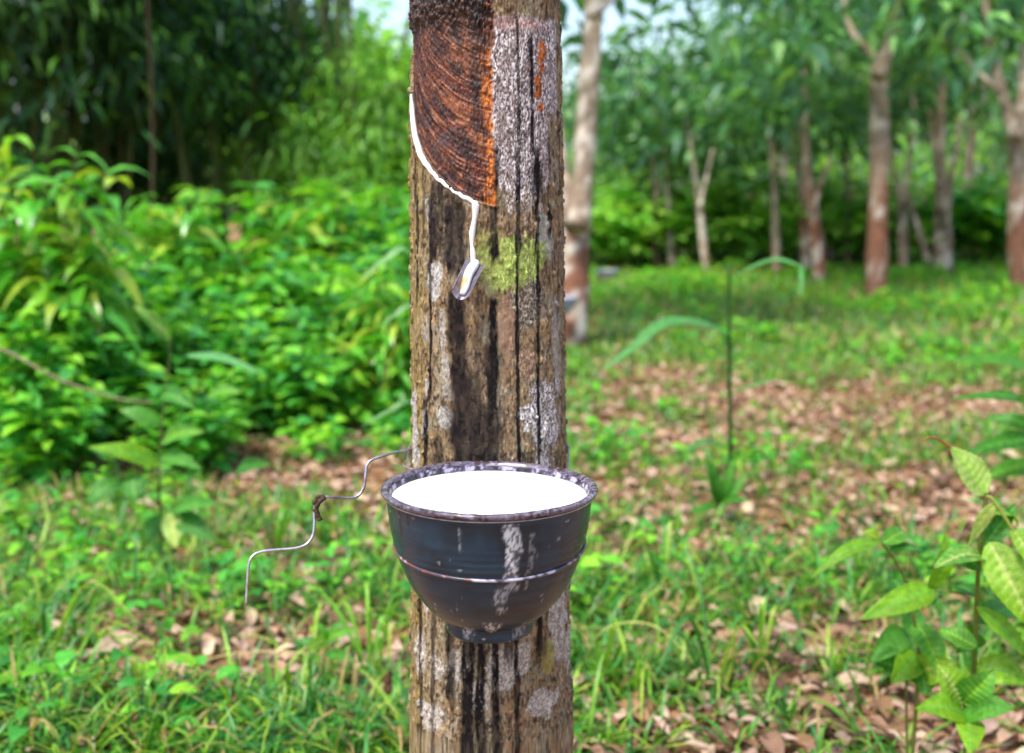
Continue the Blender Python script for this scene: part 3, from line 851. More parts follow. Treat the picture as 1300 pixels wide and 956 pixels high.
px_tree('slim rubber tree with a V-shaped fork beside a leaning stem', 14.0,
        [([(1147, 345), (1146, 300), (1145, 250)], [7, 6, 5.5]),
         ([(1145, 262), (1136, 220), (1130, 180), (1126, 120)], [4, 3, 2.5, 2]),
         ([(1145, 262), (1152, 215), (1158, 170), (1160, 110)], [4.5, 3.5, 3, 2]),
         ([(1182, 342), (1168, 300), (1156, 262), (1150, 240)], [5, 4, 3.5, 3])],
        [(cA[1], 1150, 70, 1.6, .75, 3.0)], 7, pale=.5, rusty=.3, sd_=5)
px_tree('rusty-based rubber tree leaning left, in the middle of the grove', 12.5,
        [([(1041, 366), (1038, 320), (1032, 270), (1024, 215), (1020, 150), (1022, 70)], [10.5, 9, 8, 7, 6, 4]),
         ([(1032, 270), (1042, 232), (1056, 200)], [4.5, 3, 2.5])],
        [(cA[2], 1020, 75, 1.2, .85, 4.0)], 9, pale=.35, rusty=.95, split=1.0, sd_=6)
px_tree('thin rusty rubber tree just left of the leaning rusty one', 13.8,
        [([(1023, 346), (1021, 310), (1018, 262), (1010, 190), (1005, 110)], [6.5, 5.5, 4.5, 4, 3])],
        [(cA[0], 1000, 120, 1.5, .7, 5.0)], 6, pale=.4, rusty=.7, split=1.0, sd_=7)
px_tree('thin straight orange-brown rubber tree standing apart beside the tall reed grass', 13.2,
        [([(986, 357), (985, 310), (983, 250), (980, 180), (972, 90)], [6, 5, 4.5, 4, 3])],
        [(cA[1], 965, 110, 1.3, .8, .9)], 6, pale=.2, rusty=.5, sd_=8)
px_tree('thin pale rubber tree leaning, forked at its middle, left of the reed grass', 13.4,
        [([(897, 356), (893, 310), (888, 262), (882, 225), (872, 150)], [5.5, 5, 4.5, 4, 3]),
         ([(888, 265), (896, 230), (905, 190)], [3, 2.5, 2])],
        [(cA[2], 870, 135, 1.2, .7, 1.9)], 6, pale=.75, rusty=.2, sd_=9)
px_tree('pale thin rubber stem, the middle one of three left of the grove', 14.2,
        [([(853, 350), (851, 310), (849, 270), (845, 200), (840, 120)], [5.5, 5, 4.2, 3.5, 3])],
        [(cA[0], 838, 130, 1.4, .7, 2.9)], 6, pale=.8, rusty=.2, sd_=10)
px_tree('dark-footed rubber stem with pale forked top, first to the right of the pale-spotted tree', 14.4,
        [([(834, 346), (832, 310), (831, 250), (830, 190), (824, 110)], [5.5, 5, 4.2, 3.5, 3]),
         ([(831, 262), (838, 230), (848, 205)], [3, 2, 1.6])],
        [(cA[1], 800, 130, 1.2, .75, 3.9)], 6, pale=.5, rusty=.6, split=.8, sd_=11)
px_tree('short dark rubber stem between the leaning rusty tree and the nearest brown tree', 15.0,
        [([(1075, 345), (1074, 300), (1076, 240), (1070, 150)], [4.5, 4, 3.5, 3]),
         ([(1058, 346), (1052, 315), (1044, 285)], [4, 3, 2.5])],
        [(cA[2], 1060, 100, 1.0, .9, 4.9)], 5, pale=.2, rusty=.4, sd_=12)

# deeper rows: whole trees that fill the back of the grove
def back_tree(i, src, x, y, rz, sc):
    c = copy_tree(src, (x, y, float(hfun(x, y)) - .03), rz, sc, 'leafy rubber tree in the blurred back rows of the grove', 'back rows of the grove')
    return c
protos = []
for k in range(3):
    b0 = np.array([0, 0, 0.])
    t_ = empty('rubber_tree', (0, 0, 0), 0, 'leafy rubber tree in the blurred back rows of the grove', 'tree', 'back rows of the grove')
    r0 = np.random.default_rng(50 + k)
    parts = [limb([(0, 0, -.05), (.03, 0, .8), (0, .04, 1.7), (.05, 0, 2.6)], [.10, .08, .07, .06], pale=.6, rusty=.4, sd_=20 + k)]
    for q in range(4):
        a_ = q * 1.6 + k; dd = np.array([math.cos(a_), math.sin(a_), 0])
        parts.append(limb([np.array([0.02, 0, 1.5 + .2 * q]), np.array([0, 0, 2.1 + .2 * q]) + dd * .4, np.array([0, 0, 3.0 + .2 * q]) + dd * .9], [.045, .035, .015], pale=.7, rusty=0, sd_=30 + q))
    v, f, c = join(parts)
    obj('trunk', fast_mesh('trunk', v, f, np.clip(c, 0, 1)), M_TRUNK, t_)
    o_ = obj('crown', cB[k % 2], M_CROWN, t_); o_.location = (0, 0, 3.0); o_.rotation_euler = (0, 0, k); o_.scale = (.85, .85, .85)
    protos.append(t_)
spots = []
for px, Y in ((990, 18.5), (1110, 20), (1225, 18.5), (1340, 19)):
    spots.append(((px - 650) / 1500 * Y, Y))
for i, (x, y) in enumerate(spots):
    if i < 3:
        protos[i].location = (x, y, 0); protos[i].rotation_euler = (0, 0, i * 1.3)
    else:
        back_tree(i, protos[i % 3], x, y, random.uniform(0, 6.28), random.uniform(.72, .86))

# far wood closing the view
def wood_mass(name, x0, x1, y0, y1, ztop, n, size, cols, seed):
    r0 = np.random.default_rng(seed)
    x = r0.uniform(x0, x1, n); y = r0.uniform(y0, y1, n)
    zt = ztop * (.55 + .9 * fbm(x * .22, y * .22, 0 * x, seed, 3)) * (.72 + .28 * sstep(-6, -2, x))
    z = zt * (r0.random(n) ** .8)
    P_ = np.stack([x, y, z], -1)
    D_ = unit(r0.normal(size=(n, 3)) + np.array([0, -.3, -.4])); N_ = unit(r0.normal(size=(n, 3)) * .6 + np.array([0, -.5, .9]))
    cc = np.array(cols)[r0.integers(0, len(cols), n)] * (.6 + .8 * fbm(x * .6, y * .6, z * .6, seed + 3, 3))[:, None]
    v, f, c = leaves(T_KITE, P_, D_, N_, size * (.7 + .6 * r0.random(n)), size * .5, .2, cc)
    return fast_mesh(name, v, f, c)
o = obj('far_wood', wood_mass('far_wood', -22, 26, 29, 36, 3.3, 34000, .30, G_R + G_BR, 9), M_CROWN)
tag(o, 'distant green wood closing the view behind the plantation', 'wood', kind='stuff')

# ------------------------------------------------------------------ shrubs
def shrub_mesh(seed, h, rad_, nst, lsz, cols, aspect=.5, droop=.35, tmpl=T_BROAD, upright=.5, node=.055):
    r0 = np.random.default_rng(seed)
    Ps, Ds, Ns, Ls, Cs, stems = [], [], [], [], [], []
    for s in range(nst):
        a_ = r0.uniform(0, 6.283); sp = rad_ * math.sqrt(r0.random())
        hh = h * (.55 + .45 * r0.random()) * (1 - .35 * (sp / rad_) ** 2)
        b_ = np.array([math.cos(a_), math.sin(a_), 0]) * sp * .35; tp = np.array([math.cos(a_) * sp, math.sin(a_) * sp, hh])
        mid = (b_ + tp) / 2 + np.array([r0.normal() * .04, r0.normal() * .04, .06 * h])
        P_ = catmull([b_, mid, tp], 5)
        stems.append(tube(P_, np.linspace(.005, .002, len(P_)), 5, lin(92, 110, 52)))
        ln = np.linalg.norm(tp - b_)
        nn = max(4, int(ln / node))
        for k in range(nn):
            t_ = .22 + .78 * (k + r0.random() * .5) / nn
            i_ = min(t_, .999) * (len(P_) - 1); i0 = int(i_); pt = P_[i0] * (1 - i_ + i0) + P_[min(i0 + 1, len(P_) - 1)] * (i_ - i0)
            for sgn in (0, 1):
                ph = k * 2.4 + sgn * 3.14 + r0.normal() * .3
                d = np.array([math.cos(ph), math.sin(ph), upright * (.3 + .6 * t_) + r0.normal() * .15])
                Ps.append(pt); Ds.append(d); Ns.append(np.array([r0.normal() * .25, r0.normal() * .25, 1.0]))
                Ls.append(lsz * (.6 + .7 * r0.random()) * (1.15 - .35 * t_ ** 3))
                c_ = np.array(cols[r0.integers(0, len(cols))]) * (.8 + .4 * r0.random())
                Cs.append(c_)
    Ps, Ds, Ns, Ls, Cs = map(np.array, (Ps, Ds, Ns, Ls, Cs))
    v, f, c = leaves(tmpl, Ps, Ds, Ns, Ls, Ls * aspect, droop * (.6 + .8 * r0.random(len(Ls))), Cs)
    sv, sf, sc_ = join(stems)
    return fast_mesh('shrub_foliage', v, f, c), fast_mesh('shrub_stems', sv, sf, sc_)
G_S = [lin(108, 184, 48), lin(84, 168, 58), lin(138, 200, 52), lin(66, 148, 58)]
G_S2 = [lin(100, 178, 46), lin(128, 188, 48), lin(84, 166, 52), lin(154, 178, 56)]
variants = [shrub_mesh(1, 1.05, .48, 26, .19, G_S, node=.09), shrub_mesh(2, 1.05, .55, 26, .17, G_S, .55, node=.09), shrub_mesh(3, 1.05, .45, 30, .21, G_S2, .27, .6, node=.065), shrub_mesh(4, 1.05, .6, 30, .14, G_S, .6, node=.075)]
variants.append(shrub_mesh(5, 1.0, .6, 32, .17, [lin(150, 206, 84), lin(168, 214, 92), lin(128, 196, 80)], .5, node=.075))  # paler undergrowth leaves: brightness painted in where the crowns keep the sun off
shrub_proto = []
def shrub(var, px, Y, h, label, rz=0, wide=1.0, group='bright leafy shrubs'):
    x = (px - 650) / 1500 * Y
    loc_ = (x, Y, float(hfun(x, Y)) - .02)
    t_ = empty('shrub', loc_, rz, label, 'shrub', group)
    t_.scale = (h * wide, h * wide, h)
    fm, sm = variants[var]
    obj('foliage', fm, M_LEAF, t_); obj('stem', sm, M_TWIG, t_)
    return t_
S = [(2, 45, 4.9, 1.28, 'tall shrub with long drooping yellow-green leaves at the far left, topmost of the left bushes', 0, .8),
     (0, -25, 5.4, 1.1, 'leafy shrub cut by the left edge of the photo behind the drooping yellow-green one', 1, .9),
     (3, 10, 4.45, .72, 'low shrub at the left edge in front of the drooping yellow-green shrub', 2, .9),
     (1, 128, 5.6, .88, 'round-leaved shrub just right of the drooping yellow-green shrub', 3, .9),
     (0, 120, 4.75, .55, 'small bright shrub at the foot of the left bushes, before the round-leaved one', 4, 1.1),
     (0, 190, 6.3, .80, 'mid-height shrub in the dip between the two highest left bushes', 5, 1),
     (3, 245, 5.3, .68, 'broad shrub with wide pale leaves in the middle of the left thicket', 6, 1.1),
     (1, 300, 7.2, 1.14, 'shrub with a rounded high top against the dark bamboo', .5, .85),
     (0, 345, 6.4, .84, 'bright shrub right in front of the rounded high one', 1.5, 1),
     (3, 330, 4.9, .46, 'knee-high shrub before the bare brown patch of ground', 2.5, 1.1),
     (2, 395, 7.2, 1.08, 'narrow-leaved shrub right of the rounded high one', 3.5, 1),
     (1, 410, 5.4, .72, 'shrub with broad leaves half way between thicket and front trunk', 4.5, 1.1),
     (0, 455, 6.2, .88, 'shrub second nearest the left side of the front trunk', 5.5, 1),
     (3, 500, 7.4, 1.08, 'pale green shrub seen against the left side of the front trunk', .8, 1),
     (2, 492, 5.2, .72, 'narrow-leaved low shrub touching the left outline of the front trunk', 1.8, .9),
     (0, 60, 4.15, .50, 'shin-high bright shrub lowest at the far left, in front of all the bushes', 1.2, 1.1),
     (1, 240, 4.35, .42, 'spreading low shrub behind the young left sapling', 2.2, 1.3),
     (0, 385, 4.9, .46, 'low bright shrub above the zigzag wire, before the thicket', 3.2, 1.2),
     (2, 225, 6.9, 1.05, 'narrow-leaved tall shrub between the two highest left bushes', 4.2, .9),
     (1, 440, 9.2, 1.15, 'farther shrub under the sunlit tree, behind the narrow-leaved ones', 2.8, 1.2),
     (0, 190, 8.6, 1.0, 'shaded shrub at the foot of the dark bamboo', 3.8, 1.2),
     (3, 540, 9.5, 1.2, 'far shrub peeping out just left of the front trunk near the bamboo', 4.8, 1.1),
     ]
for s in S: shrub(*s)
# undergrowth closing the grove at right
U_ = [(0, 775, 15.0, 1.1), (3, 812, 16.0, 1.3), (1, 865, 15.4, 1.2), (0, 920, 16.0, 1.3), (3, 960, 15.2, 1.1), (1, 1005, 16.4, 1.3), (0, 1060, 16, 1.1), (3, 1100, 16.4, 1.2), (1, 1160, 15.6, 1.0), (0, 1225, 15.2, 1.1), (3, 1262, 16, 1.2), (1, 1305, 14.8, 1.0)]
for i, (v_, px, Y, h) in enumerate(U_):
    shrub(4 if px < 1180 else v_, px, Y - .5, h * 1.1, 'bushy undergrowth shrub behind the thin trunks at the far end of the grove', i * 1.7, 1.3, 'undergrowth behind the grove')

# ------------------------------------------------------------------ bamboo and dark trees at the left
G_D = [lin(48, 92, 52), lin(62, 112, 48), lin(42, 82, 56), lin(92, 146, 56)]  # dark greens: gloom inside the bamboo is put into the leaf colour
def bamboo_mesh(seed, n_clump, per, spread, cols, zlow=-1.0):
    return crown_mesh('bamboo_foliage', n_clump, int(per * .5), spread, .24, cols, .7, seed, T_KITE, .3, .2, .28, zlow)
bm_dark = [bamboo_mesh(21, 120, 90, (1.6, 1.3, 1.5), G_D), bamboo_mesh(22, 120, 90, (1.7, 1.3, 1.5), G_D)]
bm_mid = bamboo_mesh(23, 90, 80, (1.4, 1.2, 1.3), [lin(112, 174, 56), lin(134, 190, 60), lin(96, 158, 60)])
def bamboo(label, px, Y, zc, sc, me, nculm=9, rz=0, seed=1, group='bamboo clumps'):
    x = (px - 650) / 1500 * Y
    r0 = np.random.default_rng(seed)
    t_ = empty('bamboo_clump', (x, Y, float(hfun(x, Y)) - .02), rz, label, 'bamboo', group)
    parts = []
    for k in range(nculm):
        a_ = r0.uniform(0, 6.28); b_ = np.array([math.cos(a_), math.sin(a_), 0]) * r0.uniform(.05, .45)
        lean = np.array([math.cos(a_), math.sin(a_), 0]) * r0.uniform(.2, .9)
        parts.append(tube(catmull([b_, b_ + lean * .25 + (0, 0, 1.4), b_ + lean + (0, 0, 2.9), b_ + lean * 2 + (0, 0, 4.0)], 8), np.linspace(.035, .012, 25), 8, lin(84, 92, 52) * r0.uniform(.6, 1.2)))
    v, f, c = join(parts)
    obj('culms', fast_mesh('culms', v, f, c), M_TWIG, t_)
    for j, z_ in enumerate(zc if isinstance(zc, (list, tuple)) else [zc]):
        o_ = obj('foliage', me, M_BAMBOO, t_); o_.location = (0.15 * j, 0, z_); o_.scale = (sc, sc, sc); o_.rotation_euler = (0, 0, j * 2.1 + seed)
    return t_
bamboo('dark bamboo clump filling the upper left corner', 10, 10.5, [2.9, 4.4], .9, bm_dark[0], seed=1)
bamboo('dark bamboo clump with hanging sprays behind the thin bare stem', 150, 11.5, [2.9, 4.4], .85, bm_dark[1], seed=2)
bamboo('dark bamboo clump in the centre of the left background', 285, 11.8, [2.4], .66, bm_dark[0], seed=3)
bamboo('dark bamboo clump at the far left, low, behind the yellow-green shrub', -60, 12.5, [1.7, 3.6], .85, bm_dark[1], seed=4)
bamboo('far dark bamboo clump low behind the dip in the shrubs', 190, 14.0, [1.5, 3.0], .7, bm_dark[1], seed=5)
bamboo('feathery bright green bamboo clump left of the front trunk', 455, 11.5, [1.15, 1.65], .58, bm_mid, seed=6)
bamboo('small feathery bamboo clump between the dark ones and the bright one', 375, 12.5, [1.3, 2.1], .58, bm_mid, seed=8)
# thin bare stem
p_ = catmull([gz(at(192, 330, 9.2)), at(194, 200, 9.2), at(192, 90, 9.2), at(186, -30, 9.2), at(190, -160, 9.3)], 6)
v, f, c = tube(p_ - p_[0], np.linspace(.012, .009, len(p_)), 8, lin(70, 60, 44))
o = obj('bare_stem', fast_mesh('bare_stem', v, f, np.broadcast_to(c, v.shape)), M_TWIG, None, p_[0])
tag(o, 'thin bare brown stem rising before the dark bamboo at upper left', 'stem')
# sunlit trees behind
cr_b = crown_mesh('sunlit_crown', 60, 34, (1.6, 1.3, 1.4), .2, G_BR, seed=33, clump_r=.36)
def leafy_tree(label, px, Y, zc, sc, me, group='sunlit trees behind the bamboo'):
    x = (px - 650) / 1500 * Y
    t_ = empty('broadleaf_tree', (x, Y, -.05), px * .01, label, 'tree', group)
    parts = [limb([(0, 0, 0), (.1, 0, zc * .5), (0, .1, zc)], [.12, .09, .05]), limb([(.05, 0, zc * .45), (.6, .1, zc * .9)], [.06, .02]), limb([(.05, 0, zc * .5), (-.6, -.1, zc)], [.06, .02])]
    v, f, c = join(parts)
    obj('trunk', fast_mesh('trunk', v, f, np.clip(c, 0, 1)), M_TRUNK, t_)
    o_ = obj('crown', me, M_CROWN, t_); o_.location = (0, 0, zc); o_.scale = (sc, sc, sc)
leafy_tree('bright yellow-green sunlit tree above the left shrubs, nearest to the sky gap', 395, 15.5, 2.3, .8, cr_b)
leafy_tree('sunlit tree directly left of the front trunk, below the sky gap', 490, 16.5, 1.9, .95, cr_b)
leafy_tree('sunlit tree hidden deepest behind the bamboo clumps', 270, 18.5, 2.0, .9, cr_b)

# ------------------------------------------------------------------ ground cover
def wedge(n, y0, y1, pw=1.0, marg=.35):
    t_ = RNG.random(n) ** pw; Y = y0 + (y1 - y0) * t_
    X = (RNG.random(n) * 2 - 1) * (.445 * Y + marg)
    return X, Y
bare = []
for px, py, rx, ry in ((1090, 510, 1.15, .8), (860, 500, .7, .5), (1080, 655, .9, .55), (900, 650, .5, .35), (800, 470, .4, .4), (1010, 800, .5, .14), (400, 600, .55, .30), (470, 700, .18, .18), (330, 700, .3, .12), (300, 835, .6, .16), (120, 800, .3, .1), (480, 830, .25, .12), (850, 700, .3, .12), (960, 560, .6, .25), (1200, 700, .4, .2), (780, 540, .3, .3),
                       (1180, 620, .5, .3), (800, 620, .35, .2), (560, 640, .4, .5), (1180, 880, .5, .1), (100, 870, .5, .08), (980, 700, .3, .15)):
    q = on_ground(px, py); bare.append((q[0], q[1], rx, ry))
def bareness(X, Y):
    b_ = np.zeros_like(X)
    wx = X + (fbm(X * 2.2, Y * 2.2, 0 * X, 501, 3) - .5) * .5; wy = Y + (fbm(X * 2.2, Y * 2.2, 0 * X, 502, 3) - .5) * .5
    for x, y, rx, ry in bare:
        b_ = np.maximum(b_, 1 - sstep(.6, 1.25, np.sqrt(((wx - x) / rx) ** 2 + ((wy - y) / ry) ** 2)))
    return b_
def tufts(n, y0, y1, blades, ln, wd, cols, pw=1.0, tmpl=T_BLADE, thr=.3, r=.035, side=None, droop=(.2, 1.0)):
    X, Y = wedge(n, y0, y1, pw)
    dn = fbm(X * 1.6, Y * 1.6, 0 * X, 511, 3)
    keep = (RNG.random(n) < sstep(thr, thr + .3, dn + .1)) & (RNG.random(n) > bareness(X, Y) * .90)
    if side is not None: keep &= side(X, Y)
    keep &= ((X - TX) ** 2 + (Y - TY) ** 2 > .02)
    X, Y = X[keep], Y[keep]
    k = len(X); ci = np.repeat(np.arange(k), blades); m_ = len(ci)
    a_ = RNG.random(m_) * 6.283; rr_ = r * np.sqrt(RNG.random(m_))
    x = X[ci] + np.cos(a_) * rr_; y = Y[ci] + np.sin(a_) * rr_
    P_ = np.stack([x, y, hfun(x, y) - .004], -1)
    sp = .15 + 1.0 * RNG.random(m_)
    a2 = a_ + RNG.normal(size=m_) * .5
    D_ = np.stack([np.cos(a2) * sp, np.sin(a2) * sp, np.ones(m_) * .9], -1)
    N_ = np.stack([-np.cos(a2), -np.sin(a2), .6 * np.ones(m_)], -1)
    hl = (.65 + .7 * RNG.random(k))[ci]
    L_ = ln * (.5 + .8 * RNG.random(m_)) * hl
    cc = np.array(cols)[RNG.integers(0, len(cols), m_)] * (.75 + .5 * RNG.random(m_))[:, None] * (.85 + .3 * RNG.random(k))[ci][:, None]
    dry = RNG.random(m_) < .09
    cc[dry] = lin(176, 150, 96)
    return leaves(tmpl, P_, D_, N_, L_, wd * (.6 + .8 * RNG.random(m_)), droop[0] + (droop[1] - droop[0]) * RNG.random(m_), cc)
G_G = [lin(98, 160, 46), lin(72, 140, 50), lin(122, 174, 50), lin(52, 114, 46), lin(146, 176, 58), lin(78, 144, 70)]
parts = [tufts(900, 1.95, 3.3, 7, .26, .0072, G_G, 1.0, thr=.36, droop=(.35, 1.2)),
         tufts(3400, 1.95, 3.6, 9, .13, .0074, G_G, 1.0, thr=.33),
         tufts(10500, 3.4, 7.5, 8, .115, .0085, G_G, 1.0, thr=.31)]
v, f, c = join(parts)
o = obj('grass', fast_mesh('grass', v, f, c), M_GRASS)
tag(o, 'short bright green grass tufts growing through the fallen leaves', 'grass', kind='stuff')
parts = [tufts(15500, 7.0, 17.5, 6, .15, .015, G_G, 1.0, T_BLADE2, .12, .06, side=lambda X, Y: (X > -.6) | (Y > 10.5))]
v, f, c = join(parts)
o = obj('meadow_grass', fast_mesh('meadow_grass', v, f, c), M_GRASS)
tag(o, 'blurred green grass sward under the far rubber trees', 'grass', kind='stuff')

# low broadleaf weeds
def weeds(n, y0, y1, per, sz, cols, thr=.45, side=None):
    X, Y = wedge(n, y0, y1)
    dn = fbm(X * 1.3 + 9, Y * 1.3, 0 * X, 521, 3)
    keep = (dn > thr) & (RNG.random(n) > bareness(X, Y) * .93)
    if side is not None: keep &= side(X, Y)
    X, Y = X[keep], Y[keep]; k = len(X)
    ci = np.repeat(np.arange(k), per); m_ = len(ci)
    hh = (.03 + .12 * RNG.random(k))[ci] * RNG.random(m_)
    a_ = RNG.random(m_) * 6.283
    x = X[ci] + np.cos(a_) * .02; y = Y[ci] + np.sin(a_) * .02
    P_ = np.stack([x, y, hfun(x, y) + .01 + hh], -1)
    D_ = np.stack([np.cos(a_), np.sin(a_), .35 + .3 * RNG.random(m_)], -1)
    N_ = np.stack([RNG.normal(size=m_) * .3, RNG.normal(size=m_) * .3, np.ones(m_)], -1)
    L_ = sz * (.6 + .8 * RNG.random(m_))
    cc = np.array(cols)[RNG.integers(0, len(cols), m_)] * (.75 + .5 * RNG.random(m_))[:, None]
    return leaves(T_BROAD, P_, D_, N_, L_, L_ * .55, .3, cc)
v, f, c = join([weeds(1500, 2.0, 7, 6, .05, G_S, .5), weeds(2600, 4.3, 8.5, 10, .075, G_S, .38, side=lambda X, Y: X < -.15), weeds(2600, 7, 14, 8, .08, G_S + G_S2, .5)])
o = obj('weeds', fast_mesh('weeds', v, f, c), M_WEED)
tag(o, 'low broad-leaved weeds scattered among the grass', 'weeds', kind='stuff')

# fallen leaves
n = 44000
X, Y = wedge(n, 1.9, 10, .9)
lift = RNG.random(n) ** 2 * .02
P_ = np.stack([X, Y, hfun(X, Y) + .004 + lift], -1)
a_ = RNG.random(n) * 6.283
D_ = np.stack([np.cos(a_), np.sin(a_), RNG.normal(size=n) * .18], -1)
N_ = np.stack([RNG.normal(size=n) * .35, RNG.normal(size=n) * .35, np.ones(n)], -1)
dc = np.array([lin(192, 156, 124), lin(172, 132, 102), lin(210, 180, 150), lin(128, 92, 68), lin(156, 120, 80), lin(202, 168, 146), lin(108, 80, 62)])
cc = dc[RNG.integers(0, len(dc), n)] * (.62 + .4 * RNG.random(n))[:, None]
L_ = .022 + .040 * RNG.random(n) + .035 * (RNG.random(n) < .12)
v, f, c = leaves(T_DRY, P_, D_, N_, L_, L_ * (.3 + .2 * RNG.random(n)), RNG.normal(size=n) * .15, cc)
o = obj('leaf_litter', fast_mesh('leaf_litter', v, f, c), M_DRY)
tag(o, 'curled tan and pinkish brown fallen leaves covering the soil', 'fallen leaves', kind='stuff')

# ------------------------------------------------------------------ hero plants
def big_leaf(b_, t_, wd, nrm_, c0, c1, arch=.12, fold=.18, nv=9, serr=.03, seed=1, twist=0, rows=34, cols=13, holes=0):
    b_ = np.array(b_, float); t_ = np.array(t_, float); nrm_ = np.array(nrm_, float)
    L_ = np.linalg.norm(t_ - b_); D_ = (t_ - b_) / L_
    X = unit(np.cross(D_, nrm_)); N_ = np.cross(X, D_)
    a = np.linspace(0, 1, rows)[:, None]; s = np.linspace(-1, 1, cols)[None, :]
    prof_ = np.sin(np.pi * np.clip(a, 0, 1) ** .72) ** .85 * (1 - a * .12) + .012
    prof_ = prof_ * (1 + serr * np.sin(a * rows * 2.2) + .08 * (noise(a * 5, s * 0, 0, seed) - .5))
    b2 = s * prof_ * wd * .5
    vein = np.cos((a * nv - np.abs(s) * .9) * 2 * np.pi)
    lift_ = arch * L_ * np.sin(np.pi * a) * 1.0 + fold * np.abs(s) * prof_ * wd * .5 + vein * .020 * wd * (1 - np.abs(s) ** 3) * prof_ + (noise(a * 4, s * 1.5, 0, seed + 3) - .5) * .12 * wd
    tw = twist * a
    Vx = b2 * np.cos(tw); Vn = lift_ + b2 * np.sin(tw)
    V_ = b_ + D_ * (a * L_ + 0 * s)[..., None] + X * Vx[..., None] + N_ * Vn[..., None]
    mid = np.exp(-(s / .09) ** 2) * np.ones_like(a)
    vm_ = sstep(.55, .95, -vein) * .6 * (1 - np.abs(s)) + mid * .9
    sp = sstep(.55, .75, fbm(a * 9, s * 4, 0 * a, seed + 9, 3))
    c0, c1 = np.asarray(c0), np.asarray(c1)
    cc_ = c0 * (1 - sp[..., None] * .6) + c1 * sp[..., None] * .6
    cc_ = cc_ * (1 - .7 * vm_[..., None]) + np.minimum(c1 * 1.7 + .03, .7) * .7 * vm_[..., None]
    tipb = sstep(.93, 1, a)[..., None] * np.ones_like(cc_)
    cc_ = cc_ * (1 - tipb * .5) + lin(140, 90, 40) * tipb * .5
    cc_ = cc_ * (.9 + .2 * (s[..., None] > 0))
    return V_.reshape(-1, 3), grid_faces(rows, cols), cc_.reshape(-1, 3)

YG, DG, PG, BG = lin(120, 168, 34), lin(58, 120, 34), lin(160, 188, 98), lin(84, 148, 50)
YE = lin(176, 170, 70)
def plant(name, label, cat, base, stems, leaf_list, group=None, mat=None):
    """stems: list of (pts px,py,Y ; r0 ; r1); leaf_list: (bx,by,bY,tx,ty,tY,width_px,c0,c1,(opts))"""
    b0 = np.array(base, float)
    t_ = empty(name, b0, 0, label, cat, group)
    ps = []
    for pts_, r0_, r1_, c_ in stems:
        P_ = catmull([(np.array(q) if len(q) == 3 and q[0] < 20 and abs(q[0]) < 20 else at(*q)) - b0 for q in pts_], 8)
        rr_ = np.linspace(r0_, r1_, len(P_))
        ps.append(tube(P_, rr_, 8, c_))
    v, f, c = join(ps)
    obj('stem', fast_mesh('stem', v, f, c), M_WEED, t_)
    for i, (bx, by, bY, tx, ty, tY, wpx, c0, c1, op) in enumerate(leaf_list):
        w_ = wpx * .86 / F_PX * bY
        nr = op.pop('n', (0, -.75, .65)) if op else (0, -.75, .65)
        v, f, c = big_leaf(at(bx, by, bY) - b0, at(tx, ty, tY) - b0, w_, nr, c0, c1, seed=i * 7 + int(bx), **op)
        obj('leaf', fast_mesh('leaf', v, f, c), M_WEED, t_)
    return t_

STC = lin(122, 132, 60)
bpl = on_ground(1232, 930); bpl = at(1237, 900, 1.75); bpl[2] = float(hfun(bpl[0], bpl[1])) - .01
plant('leafy_weed', 'tall corrugated-leaf weed at lower right, pale top leaf ending in a brown curl', 'plant', bpl,
      [([tuple(bpl), (1238, 820, 1.72), (1241, 740, 1.70), (1247, 670, 1.68), (1252, 628, 1.68)], .0042, .003, STC),
       ([(1252, 630, 1.68), (1262, 636, 1.67), (1285, 672, 1.66), (1310, 715, 1.66)], .003, .0025, lin(150, 158, 70)),
       ([(1244, 700, 1.69), (1262, 690, 1.67), (1278, 700, 1.66)], .002, .0015, STC)],
      [(1252, 627, 1.68, 1206, 566, 1.69, 56, PG, YG, dict(n=(.35, -.85, .35), arch=.03, serr=.05, nv=8)),
       (1262, 640, 1.67, 1226, 700, 1.64, 26, PG, YE, dict(n=(.2, -.7, .5), arch=-.12, twist=1.1, nv=7)),
       (1256, 688, 1.67, 1312, 800, 1.62, 62, YG, PG, dict(n=(-.3, -.8, .45), arch=.08, nv=10)),
       (1246, 722, 1.69, 1196, 700, 1.72, 34, DG, BG, dict(arch=.15)),
       (1240, 770, 1.70, 1310, 842, 1.66, 30, YG, BG, dict(n=(-.3, -.5, .8))),
       (1243, 700, 1.70, 1290, 640, 1.74, 34, DG, BG, dict(arch=.1)),
       (1240, 822, 1.70, 1190, 800, 1.74, 36, BG, YG, dict()),
       (1239, 845, 1.72, 1310, 868, 1.68, 52, YG, DG, dict()),
       (1250, 705, 1.69, 1184, 722, 1.62, 44, BG, PG, dict(n=(0, -.4, .9), arch=.1)),
       (1242, 760, 1.71, 1204, 748, 1.80, 40, DG, BG, dict(n=(0, -.6, .8))),
       (1240, 790, 1.72, 1286, 776, 1.80, 44, DG, DG, dict(n=(0, -.6, .8))),
       (1240, 800, 1.72, 1214, 830, 1.82, 40, DG, BG, dict()),
       (1250, 650, 1.69, 1292, 668, 1.76, 30, YG, DG, dict(n=(0, -.5, .9))),
       (1285, 672, 1.66, 1320, 740, 1.62, 44, YG, PG, dict(n=(.3, -.8, .4)))],
      'corrugated-leaf weeds')
